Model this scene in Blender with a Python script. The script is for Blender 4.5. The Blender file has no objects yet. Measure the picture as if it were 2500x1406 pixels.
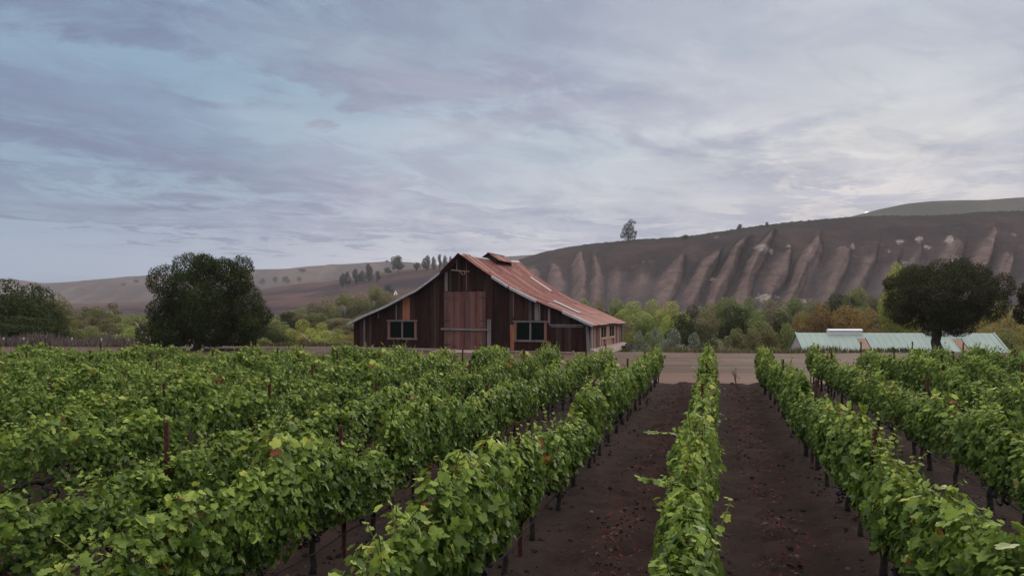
import bpy, math, random
import numpy as np
from mathutils import Vector, Matrix

R = math.radians
sc = bpy.context.scene
col = sc.collection

# ------------------------------------------------------------------ camera
CAM_H, F, CX, HY = 3.5, 1667.0, 1250.0, 760.0      # metres, and the photograph's own pixels
cam_d = bpy.data.cameras.new('camera')
cam = bpy.data.objects.new('camera', cam_d)
col.objects.link(cam)
cam.location = (0, 0, CAM_H)
cam.rotation_euler = (R(90), 0, 0)
cam_d.sensor_width = 36.0
cam_d.lens = 36.0 * F / 2500.0
cam_d.shift_y = (HY - 703.0) / 2500.0
cam_d.clip_start = 0.1
cam_d.clip_end = 20000
sc.camera = cam

# ------------------------------------------------------------------ exposure
sc.view_settings.view_transform = 'Standard'
sc.view_settings.look = 'None'
sc.view_settings.exposure = 0.0
sc.view_settings.gamma = 1.0
sc.view_settings.use_curve_mapping = False
sc.render.engine = 'CYCLES'
sc.cycles.use_denoising = True
sc.cycles.max_bounces = 6
sc.cycles.diffuse_bounces = 3
sc.cycles.glossy_bounces = 2
sc.cycles.transmission_bounces = 4
sc.cycles.volume_bounces = 1
sc.cycles.caustics_reflective = False
sc.cycles.caustics_refractive = False

SUN_AZ, SUN_EL = R(27.4), R(12.0)


# ------------------------------------------------------------------ node helper
class NT:
    def __init__(s, tree):
        s.t = tree
        s.n = tree.nodes
        s.l = tree.links

    def node(s, typ, **kw):
        n = s.n.new(typ)
        for k, v in kw.items():
            setattr(n, k, v)
        return n

    def put(s, sock, v):
        if isinstance(v, (int, float)):
            sock.default_value = v
        elif isinstance(v, (tuple, list)):
            if len(v) == 3 and len(sock.default_value) == 4:
                v = (*v, 1)
            sock.default_value = v
        else:
            s.l.new(v, sock)

    def math(s, op, a, b=None, c=None, clamp=False):
        n = s.node('ShaderNodeMath', operation=op, use_clamp=clamp)
        s.put(n.inputs[0], a)
        if b is not None:
            s.put(n.inputs[1], b)
        if c is not None:
            s.put(n.inputs[2], c)
        return n.outputs[0]

    def vmath(s, op, a, b=None):
        n = s.node('ShaderNodeVectorMath', operation=op)
        s.put(n.inputs[0], a)
        if b is not None:
            s.put(n.inputs[1], b)
        return n.outputs['Value'] if op in ('DOT_PRODUCT', 'LENGTH') else n.outputs[0]

    def mix(s, f, a, b, mode='MIX'):
        n = s.node('ShaderNodeMix', data_type='RGBA', blend_type=mode)
        s.put(n.inputs[0], f)
        s.put(n.inputs[6], a)
        s.put(n.inputs[7], b)
        return n.outputs[2]

    def step(s, v, lo, hi, a=0.0, b=1.0):
        n = s.node('ShaderNodeMapRange', interpolation_type='SMOOTHSTEP')
        s.put(n.inputs[0], v)
        s.put(n.inputs[1], lo)
        s.put(n.inputs[2], hi)
        s.put(n.inputs[3], a)
        s.put(n.inputs[4], b)
        return n.outputs[0]

    def noise(s, vec, scale=1.0, detail=4.0, rough=0.5, dist=0.0, lac=2.0, dim='3D'):
        n = s.node('ShaderNodeTexNoise', noise_dimensions=dim)
        if vec is not None:
            s.l.new(vec, n.inputs['Vector'])
        n.inputs['Scale'].default_value = scale
        n.inputs['Detail'].default_value = detail
        n.inputs['Roughness'].default_value = rough
        n.inputs['Distortion'].default_value = dist
        n.inputs['Lacunarity'].default_value = lac
        return n.outputs['Fac']

    def ramp(s, f, stops, interp='LINEAR'):
        n = s.node('ShaderNodeValToRGB')
        n.color_ramp.interpolation = interp
        e = n.color_ramp.elements
        while len(e) < len(stops):
            e.new(0.5)
        for i, (p, c) in enumerate(stops):
            e[i].position = p
            e[i].color = (*c, 1) if len(c) == 3 else c
        s.put(n.inputs[0], f)
        return n.outputs[0]

    def comb(s, x, y, z):
        n = s.node('ShaderNodeCombineXYZ')
        for i, v in enumerate((x, y, z)):
            s.put(n.inputs[i], v)
        return n.outputs[0]

    def sep(s, v):
        n = s.node('ShaderNodeSeparateXYZ')
        s.l.new(v, n.inputs[0])
        return n.outputs


# ------------------------------------------------------------------ world: evening sky with streaked cloud
w = bpy.data.worlds.new('World')
sc.world = w
w.use_nodes = True
w.node_tree.nodes.clear()
N = NT(w.node_tree)
tc = N.node('ShaderNodeTexCoord')
D = tc.outputs['Generated']
dx, dy, dz = N.sep(D)
sky = N.node('ShaderNodeTexSky', sky_type='NISHITA', sun_disc=False)
sky.sun_elevation = R(8)
sky.sun_rotation = SUN_AZ
sky.air_density, sky.dust_density, sky.ozone_density = 1.0, 2.0, 1.5
az = N.math('ARCTAN2', dx, dy)
el = N.math('ARCSINE', N.math('MAXIMUM', dz, -0.02))
S = (math.sin(SUN_AZ) * math.cos(R(8)), math.cos(SUN_AZ) * math.cos(R(8)), math.sin(R(8)))
sd = N.vmath('DOT_PRODUCT', D, S)
near_sun = N.step(sd, 0.55, 1.02)                         # broad glow round the low sun
# clear air
clear = N.mix(near_sun, (0.305, 0.43, 0.555), (0.43, 0.53, 0.62))
clear = N.mix(0.12, clear, N.mix(1.0, sky.outputs[0], (0.10, 0.10, 0.10), 'MULTIPLY'))
low = N.step(el, 0.02, 0.26, 1.0, 0.0)
warm = N.mix(N.step(az, -0.75, 0.15), (0.32, 0.41, 0.52), (0.70, 0.65, 0.69))
clear = N.mix(N.math('MULTIPLY', low, 0.85), clear, warm)
# cloud sheet seen in perspective: project the direction on a plane, rotate along the wind
k = N.math('ADD', N.math('MAXIMUM', dz, 0.0), 0.055)
px_, py_ = N.math('DIVIDE', dx, k), N.math('DIVIDE', dy, k)
A0 = R(62)
along = N.math('ADD', N.math('MULTIPLY', px_, math.sin(A0)), N.math('MULTIPLY', py_, math.cos(A0)))
across = N.math('SUBTRACT', N.math('MULTIPLY', px_, math.cos(A0)), N.math('MULTIPLY', py_, math.sin(A0)))
P = N.comb(N.math('MULTIPLY', along, 0.55), across, 3.7)
n_big = N.noise(P, 0.62, 7, 0.55, 0.35)
n_fine = N.noise(N.comb(N.math('MULTIPLY', along, 0.85), across, 9.1), 2.0, 9, 0.66, 0.5)
n_soft = N.noise(N.comb(N.math('MULTIPLY', along, 0.5), across, 1.3), 0.35, 3, 0.5, 0.2)
warp = N.math('MULTIPLY', N.math('SUBTRACT', n_fine, 0.5), 0.22)
warp2 = N.math('MULTIPLY', N.math('SUBTRACT', n_big, 0.5), 0.22)
elw = N.math('ADD', el, N.math('ADD', warp, warp2))


def band(c0, slope, width, curve=0.0):
    """a long bank of cloud: centre height c0 at straight ahead, falling with azimuth"""
    c = N.math('ADD', N.math('MULTIPLY', az, slope), c0)
    if curve:
        c = N.math('ADD', c, N.math('MULTIPLY', N.math('MULTIPLY', az, az), curve))
    d = N.math('ABSOLUTE', N.math('SUBTRACT', elw, c))
    return N.step(d, width * 0.25, width, 1.0, 0.0)


side_l = N.step(az, 0.25, -0.15)
upper = N.math('MULTIPLY', N.step(N.math('ADD', elw, N.math('MULTIPLY', az, 0.07)), 0.232, 0.295), N.step(az, 0.55, 0.0, 0.40, 1.0))
b1 = N.math('MULTIPLY', band(0.150, -0.09, 0.062), N.step(az, 0.75, 0.2, 0.35, 0.95))
b2 = N.math('MULTIPLY', band(0.098, -0.035, 0.020), N.step(az, 0.5, 0.1, 0.3, 0.9))
b3 = N.math('MULTIPLY', band(0.175, 0.0, 0.045), N.step(az, 0.05, 0.3, 0.0, 0.8))
b4 = N.math('MULTIPLY', band(0.118, 0.03, 0.018), N.step(az, 0.1, 0.35, 0.0, 0.55))
gap = N.math('MULTIPLY', band(0.205, -0.17, 0.048), side_l)
dens = N.math('MULTIPLY', N.step(n_big, 0.46, 0.66), 0.75)
for b in (upper, b1, b2, b3, b4):
    dens = N.math('MAXIMUM', dens, b)
dens = N.math('SUBTRACT', dens, N.math('MULTIPLY', gap, 0.8), clamp=True)
tex = N.step(n_fine, 0.36, 0.60, 0.38, 1.0)
dens = N.math('MULTIPLY', dens, tex)
dens = N.math('MULTIPLY', dens, N.step(el, 0.0, 0.07, 0.25, 1.0), clamp=True)
cloud = N.mix(near_sun, (0.205, 0.245, 0.365), (0.345, 0.375, 0.475))
cloud = N.mix(N.math('MULTIPLY', N.step(n_soft, 0.4, 0.65), 0.35), cloud, N.mix(near_sun, (0.315, 0.35, 0.445), (0.435, 0.45, 0.53)))
skyc = N.mix(dens, clear, cloud)
# small ragged streaks low over the hills and across the whole sheet
PE = N.comb(N.math('MULTIPLY', az, 3.8), N.math('MULTIPLY', N.math('ADD', el, N.math('MULTIPLY', az, 0.10)), 13.0), 2.2)
n_st = N.noise(PE, 1.25, 8, 0.6, 0.5)
n_st2 = N.noise(N.vmath('ADD', PE, (7.0, 3.0, 1.0)), 0.55, 7, 0.6, 0.4)
streak = N.math('MULTIPLY', N.step(n_st, 0.50, 0.64), N.step(n_st2, 0.40, 0.58))
streak = N.math('MULTIPLY', streak, N.math('MULTIPLY', N.step(el, 0.015, 0.06), N.step(el, 0.55, 0.25)))
skyc = N.mix(N.math('MULTIPLY', streak, 0.75), skyc, N.mix(near_sun, (0.23, 0.275, 0.39), (0.335, 0.365, 0.465)))
bright = N.math('MULTIPLY', N.step(n_st2, 0.50, 0.66), N.math('MULTIPLY', near_sun, N.step(el, 0.36, 0.10)))
skyc = N.mix(N.math('MULTIPLY', bright, 0.7), skyc, (0.80, 0.75, 0.77))
# mottled lumps through the middle of the sheet
n_m = N.noise(N.comb(N.math('MULTIPLY', az, 7.0), N.math('MULTIPLY', N.math('ADD', el, N.math('MULTIPLY', az, 0.12)), 17.0), 5.5), 1.0, 8, 0.62, 0.7)
mot = N.math('MULTIPLY', N.step(n_m, 0.47, 0.66), N.math('MULTIPLY', N.step(el, 0.05, 0.12), N.step(n_soft, 0.36, 0.56)))
skyc = N.mix(N.math('MULTIPLY', mot, 0.42), skyc, N.mix(near_sun, (0.24, 0.285, 0.40), (0.34, 0.37, 0.47)))
lite = N.math('MULTIPLY', N.step(n_m, 0.47, 0.30), N.step(el, 0.03, 0.10))
skyc = N.mix(N.math('MULTIPLY', lite, 0.35), skyc, N.mix(near_sun, (0.40, 0.50, 0.60), (0.60, 0.63, 0.68)))
# silver rims of thin cloud near the sun
thin = N.math('MULTIPLY', N.step(n_big, 0.42, 0.52), N.step(n_big, 0.62, 0.52))
skyc = N.mix(N.math('MULTIPLY', N.math('MULTIPLY', thin, near_sun), 0.30), skyc, (0.68, 0.67, 0.71))
bcn = N.node('ShaderNodeBrightContrast')
N.l.new(skyc, bcn.inputs[0])
bcn.inputs['Bright'].default_value = -0.005
bcn.inputs['Contrast'].default_value = 0.10
skyc = bcn.outputs[0]
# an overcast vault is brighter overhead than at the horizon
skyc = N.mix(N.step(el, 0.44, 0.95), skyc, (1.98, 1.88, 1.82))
# the rim of the sun just clearing the ridge
SD = ((2117 - CX) / F, 1.0, (HY - 524.0) / F)
sl = math.sqrt(sum(c * c for c in SD))
sd2 = N.vmath('DOT_PRODUCT', D, tuple(c / sl for c in SD))
disc = N.step(sd2, math.cos(R(0.26)), math.cos(R(0.14)))
skyc = N.mix(disc, skyc, (2.2, 2.1, 2.0))
skyc = N.mix(1.0, skyc, (0.985, 1.0, 1.012), 'MULTIPLY')
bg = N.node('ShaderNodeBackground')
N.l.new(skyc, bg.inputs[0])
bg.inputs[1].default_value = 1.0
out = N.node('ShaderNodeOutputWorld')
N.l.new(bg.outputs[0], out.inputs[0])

# ------------------------------------------------------------------ sun, low and veiled behind the bluff
sun_d = bpy.data.lights.new('sun', 'SUN')
sun_d.energy = 1.1
sun_d.angle = R(14)
sun_d.color = (1.0, 0.86, 0.72)
sun = bpy.data.objects.new('sun', sun_d)
col.objects.link(sun)
to_sun = Vector((math.sin(SUN_AZ) * math.cos(SUN_EL), math.cos(SUN_AZ) * math.cos(SUN_EL), math.sin(SUN_EL)))
sun.rotation_euler = to_sun.to_track_quat('Z', 'Y').to_euler()


# ------------------------------------------------------------------ general helpers
def at(px, py, Y):
    """the point at distance Y that the photograph shows at px, py"""
    return Vector(((px - CX) / F * Y, Y, CAM_H + (HY - py) / F * Y))


def tag(o, label=None, cat=None, group=None, kind=None):
    if label:
        o['label'] = label
    if cat:
        o['category'] = cat
    if group:
        o['group'] = group
    if kind:
        o['kind'] = kind
    return o


def empty(name, loc, rz=0.0):
    o = bpy.data.objects.new(name, None)
    col.objects.link(o)
    o.location = loc
    o.rotation_euler = (0, 0, rz)
    o.empty_display_size = 0.2
    return o


def link(name, me, parent=None):
    o = bpy.data.objects.new(name, me)
    col.objects.link(o)
    if parent is not None:
        o.parent = parent
    return o


def mesh_np(name, V, faces, mat, smooth=False, attrs=None, mats=None, midx=None):
    """faces: (n, k) int array, all with k corners"""
    me = bpy.data.meshes.new(name)
    V = np.asarray(V, dtype=np.float32)
    faces = np.asarray(faces, dtype=np.int32)
    n, kk = faces.shape
    me.vertices.add(len(V))
    me.vertices.foreach_set('co', V.ravel())
    me.loops.add(n * kk)
    me.loops.foreach_set('vertex_index', faces.ravel())
    me.polygons.add(n)
    me.polygons.foreach_set('loop_start', np.arange(0, n * kk, kk, dtype=np.int32))
    me.polygons.foreach_set('use_smooth', np.full(n, smooth, dtype=bool))
    for m in (mats or [mat]):
        me.materials.append(m)
    if midx is not None:
        me.polygons.foreach_set('material_index', np.asarray(midx, dtype=np.int32))
    for an, av in (attrs or {}).items():
        a = me.attributes.new(an, 'FLOAT', 'POINT')
        a.data.foreach_set('value', np.asarray(av, dtype=np.float32))
    me.update()
    me.validate()
    return me


class MB:
    """collects boxes, prisms and tubes; build() links them as one mesh object"""

    def __init__(s):
        s.v, s.f = [], []

    def add(s, verts, faces):
        b = len(s.v)
        s.v += [tuple(v) for v in verts]
        s.f += [tuple(i + b for i in f) for f in faces]
        return s

    def hexa(s, p):
        """p: 8 points, bottom 4 (ccw from above) then top 4"""
        return s.add(p, [(3, 2, 1, 0), (4, 5, 6, 7), (0, 1, 5, 4), (1, 2, 6, 5), (2, 3, 7, 6), (3, 0, 4, 7)])

    def box(s, x0, x1, y0, y1, z0, z1):
        return s.hexa([(x0, y0, z0), (x1, y0, z0), (x1, y1, z0), (x0, y1, z0),
                       (x0, y0, z1), (x1, y0, z1), (x1, y1, z1), (x0, y1, z1)])

    def bar(s, a, b, w_, h_, up=(0, 0, 1)):
        a, b = Vector(a), Vector(b)
        d = (b - a).normalized()
        u = Vector(up)
        sx = d.cross(u)
        if sx.length < 1e-4:
            sx = d.cross(Vector((0, 1, 0)))
        sx.normalize()
        uz = sx.cross(d).normalized()
        sx *= w_ / 2
        uz *= h_ / 2
        return s.hexa([a - sx - uz, a + sx - uz, b + sx - uz, b - sx - uz,
                       a - sx + uz, a + sx + uz, b + sx + uz, b - sx + uz])

    def tube(s, pts, radii, n=7, cap=True):
        pts = [Vector(p) for p in pts]
        if isinstance(radii, (int, float)):
            radii = [radii] * len(pts)
        b = len(s.v)
        prev = Vector((0.3, 0.7, 0.1)).normalized()
        for i, p in enumerate(pts):
            d = (pts[min(i + 1, len(pts) - 1)] - pts[max(i - 1, 0)]).normalized()
            x = prev - d * prev.dot(d)
            if x.length < 1e-3:
                x = d.orthogonal()
            x.normalize()
            prev = x
            y = d.cross(x)
            for j in range(n):
                t = 2 * math.pi * j / n
                s.v.append(tuple(p + (x * math.cos(t) + y * math.sin(t)) * radii[i]))
        for i in range(len(pts) - 1):
            for j in range(n):
                j2 = (j + 1) % n
                s.f.append((b + i * n + j, b + i * n + j2, b + (i + 1) * n + j2, b + (i + 1) * n + j))
        if cap:
            s.f.append(tuple(b + j for j in reversed(range(n))))
            s.f.append(tuple(b + (len(pts) - 1) * n + j for j in range(n)))
        return s

    def mesh(s, name, mat, smooth=False):
        me = bpy.data.meshes.new(name)
        me.from_pydata(s.v, [], s.f)
        me.materials.append(mat)
        if smooth:
            me.polygons.foreach_set('use_smooth', [True] * len(me.polygons))
        me.update()
        return me

    def build(s, name, mat, parent=None, smooth=False):
        return link(name, s.mesh(name, mat, smooth), parent)


def _hash(ix, iy, seed):
    h = np.sin(ix * 127.1 + iy * 311.7 + seed * 74.7) * 43758.5453
    return h - np.floor(h)


def vnoise(x, y, seed=0):
    ix, iy = np.floor(x), np.floor(y)
    fx, fy = x - ix, y - iy
    fx, fy = fx * fx * (3 - 2 * fx), fy * fy * (3 - 2 * fy)
    a, b = _hash(ix, iy, seed), _hash(ix + 1, iy, seed)
    c, d = _hash(ix, iy + 1, seed), _hash(ix + 1, iy + 1, seed)
    return (a * (1 - fx) + b * fx) * (1 - fy) + (c * (1 - fx) + d * fx) * fy


def fbm(x, y, seed=0, oct=4, gain=0.5):
    t, a, n = 0, 1.0, 0
    for i in range(oct):
        t = t + a * vnoise(x * 2 ** i, y * 2 ** i, seed + i * 3)
        n += a
        a *= gain
    return t / n


def sstep(x, a, b):
    t = np.clip((x - a) / (b - a), 0, 1)
    return t * t * (3 - 2 * t)


def grid_faces(nr, nc):
    i = np.arange(nr - 1)[:, None] * nc + np.arange(nc - 1)[None, :]
    i = i.ravel()
    return np.stack([i, i + 1, i + nc + 1, i + nc], 1)


# ------------------------------------------------------------------ materials
def material(name):
    m = bpy.data.materials.new(name)
    m.use_nodes = True
    m.node_tree.nodes.clear()
    n = NT(m.node_tree)
    o = n.node('ShaderNodeOutputMaterial')
    b = n.node('ShaderNodeBsdfPrincipled')
    n.l.new(b.outputs[0], o.inputs[0])
    b.inputs['Roughness'].default_value = 0.8
    b.inputs['Specular IOR Level'].default_value = 0.06
    return m, n, b, o


def coords(n, which='Object'):
    return n.node('ShaderNodeTexCoord').outputs[which]


def bump(n, b, h, strength=0.4, dist=0.05):
    bp = n.node('ShaderNodeBump')
    bp.inputs['Strength'].default_value = strength
    bp.inputs['Distance'].default_value = dist
    n.l.new(h, bp.inputs['Height'])
    n.l.new(bp.outputs[0], b.inputs['Normal'])


def island(n):
    return n.node('ShaderNodeNewGeometry').outputs['Random Per Island']


def attr(n, name):
    return n.node('ShaderNodeAttribute', attribute_name=name).outputs['Fac']


def plain(name, c, rough=0.8, metal=0.0, spec=0.25, var=0.25, scale=6.0):
    m, n, b, o = material(name)
    f = n.noise(coords(n), scale, 5, 0.6)
    lo = tuple(x * (1 - var) for x in c)
    hi = tuple(min(1, x * (1 + var)) for x in c)
    n.put(b.inputs['Base Color'], n.mix(n.step(f, 0.3, 0.7), lo, hi))
    b.inputs['Roughness'].default_value = rough
    b.inputs['Metallic'].default_value = metal
    b.inputs['Specular IOR Level'].default_value = spec
    return m


def leaf_mat(name, stops, trans=0.3, rough=0.55, tone=None, spec=0.3, objvar=0.0, tint=(1.25, 1.2, 0.6)):
    m, n, b, o = material(name)
    f = island(n)
    if tone:
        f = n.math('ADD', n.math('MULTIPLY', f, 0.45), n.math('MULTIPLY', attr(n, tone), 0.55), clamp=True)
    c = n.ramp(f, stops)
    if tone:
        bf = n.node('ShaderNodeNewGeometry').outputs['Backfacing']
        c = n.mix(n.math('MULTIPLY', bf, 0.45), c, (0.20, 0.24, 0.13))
    if objvar:
        oi = n.node('ShaderNodeObjectInfo').outputs['Random']
        hs = n.node('ShaderNodeHueSaturation')
        n.l.new(n.math('ADD', n.math('MULTIPLY', oi, objvar * 0.12), 0.5 - objvar * 0.06), hs.inputs['Hue'])
        n.l.new(n.math('ADD', n.math('MULTIPLY', n.math('FRACT', n.math('MULTIPLY', oi, 7.3)), objvar), 1.0 - objvar * 0.5), hs.inputs['Value'])
        n.l.new(c, hs.inputs['Color'])
        c = hs.outputs[0]
    n.put(b.inputs['Base Color'], c)
    b.inputs['Roughness'].default_value = rough
    b.inputs['Specular IOR Level'].default_value = spec
    tr = n.node('ShaderNodeBsdfTranslucent')
    n.put(tr.inputs[0], n.mix(1.0, c, tint, 'MULTIPLY'))
    mx = n.node('ShaderNodeMixShader')
    mx.inputs[0].default_value = trans
    n.l.new(b.outputs[0], mx.inputs[1])
    n.l.new(tr.outputs[0], mx.inputs[2])
    n.l.new(mx.outputs[0], o.inputs[0])
    return m


M = {}
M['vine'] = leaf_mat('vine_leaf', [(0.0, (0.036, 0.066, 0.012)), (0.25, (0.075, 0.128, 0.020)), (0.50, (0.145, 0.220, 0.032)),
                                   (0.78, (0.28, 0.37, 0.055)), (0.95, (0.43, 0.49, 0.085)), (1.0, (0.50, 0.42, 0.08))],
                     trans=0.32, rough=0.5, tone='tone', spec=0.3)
M['vine_red'] = leaf_mat('red_vine_leaf', [(0, (0.20, 0.03, 0.02)), (0.5, (0.35, 0.09, 0.03)), (1, (0.42, 0.22, 0.05))], trans=0.3)
M['oak'] = leaf_mat('oak_leaf', [(0, (0.018, 0.026, 0.010)), (0.5, (0.036, 0.052, 0.015)), (0.9, (0.070, 0.088, 0.022)), (1, (0.11, 0.115, 0.03))], trans=0.15, rough=0.7, spec=0.08)
M['dark_oak'] = leaf_mat('dark_oak_leaf', [(0, (0.024, 0.026, 0.014)), (0.6, (0.046, 0.050, 0.020)), (1, (0.092, 0.089, 0.030))], trans=0.12, rough=0.7, spec=0.08)
M['bright'] = leaf_mat('bright_willow_leaf', [(0, (0.152, 0.186, 0.044)), (0.5, (0.304, 0.345, 0.076)), (1, (0.469, 0.497, 0.124))], objvar=0.35)
M['green'] = leaf_mat('green_leaf', [(0, (0.101, 0.119, 0.040)), (0.5, (0.194, 0.220, 0.064)), (1, (0.338, 0.355, 0.101))], objvar=0.4)
M['olive'] = leaf_mat('olive_leaf', [(0, (0.094, 0.089, 0.046)), (0.5, (0.173, 0.161, 0.072)), (1, (0.274, 0.245, 0.108))], objvar=0.4)
M['rust'] = leaf_mat('rust_leaf', [(0, (0.120, 0.082, 0.031)), (0.5, (0.240, 0.156, 0.050)), (1, (0.384, 0.264, 0.078))], objvar=0.3)
M['yellow'] = leaf_mat('yellow_leaf', [(0, (0.152, 0.139, 0.038)), (0.5, (0.278, 0.240, 0.063)), (1, (0.455, 0.392, 0.114))], objvar=0.3)
M['grey'] = leaf_mat('grey_willow_leaf', [(0, (0.100, 0.114, 0.079)), (0.5, (0.186, 0.208, 0.143)), (1, (0.315, 0.343, 0.243))], objvar=0.2, trans=0.15, tint=(1, 1, 0.9))
M['euc'] = leaf_mat('eucalyptus_leaf', [(0, (0.03, 0.036, 0.028)), (0.5, (0.05, 0.058, 0.042)), (1, (0.085, 0.092, 0.065))], objvar=0.2, trans=0.1)
M['brush'] = leaf_mat('dry_brush', [(0, (0.09, 0.065, 0.06)), (0.5, (0.16, 0.12, 0.11)), (1, (0.25, 0.19, 0.15))], trans=0.1, tint=(1, 1, 1))
M['bark'] = plain('bark', (0.09, 0.065, 0.05), 0.95, scale=9, var=0.45)
M['pale_bark'] = plain('pale_bark', (0.27, 0.21, 0.16), 0.9, scale=5, var=0.35)
M['vine_bark'] = plain('vine_bark', (0.040, 0.030, 0.027), 0.95, scale=20, var=0.5)
M['grape'] = plain('grape_skin', (0.018, 0.010, 0.022), 0.5, scale=30, var=0.4)
M['rust_steel'] = plain('rusty_steel', (0.075, 0.026, 0.018), 0.8, scale=14, var=0.45)
M['dark_steel'] = plain('dark_steel', (0.05, 0.035, 0.035), 0.75, scale=9, var=0.4)
M['hose'] = plain('black_hose', (0.028, 0.028, 0.03), 0.55, var=0.2)
M['wire'] = plain('fence_wire', (0.10, 0.075, 0.06), 0.6, metal=0.6, var=0.3)
M['white'] = plain('white_paint', (0.70, 0.70, 0.69), 0.6, var=0.06)
M['canvas'] = plain('canvas', (0.75, 0.73, 0.70), 0.9, var=0.05)


def wood(name, stops, grain=0.35, rough=0.9):
    """weathered board: every board its own tone, grain running up the board (object z)"""
    m, n, b, o = material(name)
    c = n.ramp(island(n), stops)
    x, y, z = n.sep(coords(n))
    v = n.comb(n.math('MULTIPLY', n.math('ADD', x, y), 14), n.math('MULTIPLY', y, 14), n.math('MULTIPLY', z, 0.55))
    g = n.noise(v, 1.0, 6, 0.65, 0.4)
    st = n.noise(n.comb(n.math('MULTIPLY', n.math('ADD', x, y), 3.0), y, n.math('MULTIPLY', z, 0.5)), 1.0, 5, 0.6)
    c = n.mix(n.step(g, 0.48, 0.78, 0, grain), c, (0.15, 0.115, 0.105))
    c = n.mix(n.step(st, 0.42, 0.70, 0.0, 0.55), c, n.mix(1.0, c, (0.42, 0.36, 0.36), 'MULTIPLY'))
    n.put(b.inputs['Base Color'], c)
    b.inputs['Roughness'].default_value = rough
    bump(n, b, g, 0.5, 0.01)
    return m


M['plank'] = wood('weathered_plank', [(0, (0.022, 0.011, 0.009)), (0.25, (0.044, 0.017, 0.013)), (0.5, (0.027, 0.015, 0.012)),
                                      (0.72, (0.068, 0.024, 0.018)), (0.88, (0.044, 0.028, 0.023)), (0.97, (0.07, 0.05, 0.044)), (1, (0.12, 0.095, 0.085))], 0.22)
M['lit_side_plank'] = wood('lit_side_plank', [(0, (0.13, 0.065, 0.052)), (0.4, (0.26, 0.135, 0.108)), (0.7, (0.36, 0.22, 0.18)), (1, (0.45, 0.33, 0.28))], 0.3)  # light on the sunward wall is put into this paler plank colour
M['door_plank'] = wood('door_plank', [(0, (0.135, 0.050, 0.042)), (0.3, (0.170, 0.070, 0.058)), (0.55, (0.150, 0.080, 0.070)), (0.8, (0.205, 0.078, 0.060)), (1, (0.175, 0.115, 0.102))], 0.3)
M['orange_board'] = wood('new_orange_board', [(0, (0.34, 0.125, 0.065)), (1, (0.40, 0.16, 0.085))], 0.1)
M['frame_wood'] = wood('window_wood', [(0, (0.20, 0.085, 0.055)), (0.6, (0.25, 0.13, 0.095)), (1, (0.21, 0.15, 0.13))], 0.25)
M['pink_wood'] = wood('bare_pine', [(0, (0.55, 0.32, 0.24)), (1, (0.66, 0.43, 0.34))], 0.12)
M['grey_wood'] = wood('grey_board', [(0, (0.17, 0.145, 0.14)), (1, (0.26, 0.225, 0.215))], 0.2)


def _glass():
    m, n, b, o = material('dark_glass')
    n.put(b.inputs['Base Color'], (0.004, 0.009, 0.006))
    b.inputs['Roughness'].default_value = 0.12
    b.inputs['Specular IOR Level'].default_value = 0.05
    return m


M['glass'] = _glass()


def roof_metal(name, stops, streak=0.5):
    """rusted sheet: tone per sheet, streaks of rust and bare metal running down the slope (uv-less: object x is the slope)"""
    m, n, b, o = material(name)
    c = n.ramp(island(n), stops)
    x, y, z = n.sep(coords(n))
    fine = n.noise(n.comb(n.math('MULTIPLY', x, 0.35), n.math('MULTIPLY', y, 2.6), 0.0), 1.0, 5, 0.75)
    wide = n.noise(n.comb(n.math('MULTIPLY', x, 0.22), n.math('MULTIPLY', y, 2.2), 4.0), 1.0, 4, 0.55)
    spots = n.noise(coords(n), 3.0, 6, 0.7)
    c = n.mix(n.step(fine, 0.53, 0.60, 0.0, streak), c, (0.34, 0.175, 0.140))
    c = n.mix(n.step(wide, 0.50, 0.72, 0.0, 0.55), c, (0.10, 0.028, 0.023))
    c = n.mix(n.step(spots, 0.52, 0.75, 0.0, 0.3), c, (0.19, 0.085, 0.070))
    lap = n.math('ABSOLUTE', n.math('SUBTRACT', n.math('FRACT', n.math('ADD', n.math('MULTIPLY', y, 1.45), n.math('MULTIPLY', wide, 0.6))), 0.5))
    c = n.mix(n.math('MULTIPLY', n.step(lap, 0.10, 0.03), n.step(spots, 0.38, 0.56)), c, (0.42, 0.235, 0.185))
    worn = n.math('MULTIPLY', n.step(z, 4.2, 2.6), n.step(wide, 0.36, 0.56))
    c = n.mix(n.math('MULTIPLY', worn, 0.75), c, (0.33, 0.195, 0.155))
    corr = n.math('SINE', n.math('MULTIPLY', y, 2 * math.pi / 0.076))
    n.put(b.inputs['Base Color'], c)
    b.inputs['Roughness'].default_value = 0.7
    b.inputs['Specular IOR Level'].default_value = 0.12
    bump(n, b, corr, 0.35, 0.015)
    return m


M['roof'] = roof_metal('rusted_roof', [(0, (0.105, 0.025, 0.021)), (0.3, (0.185, 0.045, 0.036)), (0.6, (0.135, 0.032, 0.027)), (0.82, (0.24, 0.085, 0.068)), (1, (0.36, 0.21, 0.17))])
M['pale_metal'] = plain('galvanised_sheet', (0.40, 0.385, 0.39), 0.5, metal=0.0, var=0.2, spec=0.5)
M['concrete'] = plain('concrete', (0.36, 0.27, 0.235), 0.9, scale=2.5, var=0.22)


# ------------------------------------------------------------------ ground
def yard_edge(X):
    """where the terrace ends and the river bottom begins"""
    return 57.5 + 9.5 * sstep(-X, -9.0, 8.0) + 1.0 * np.sin(X * 0.21)


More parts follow.
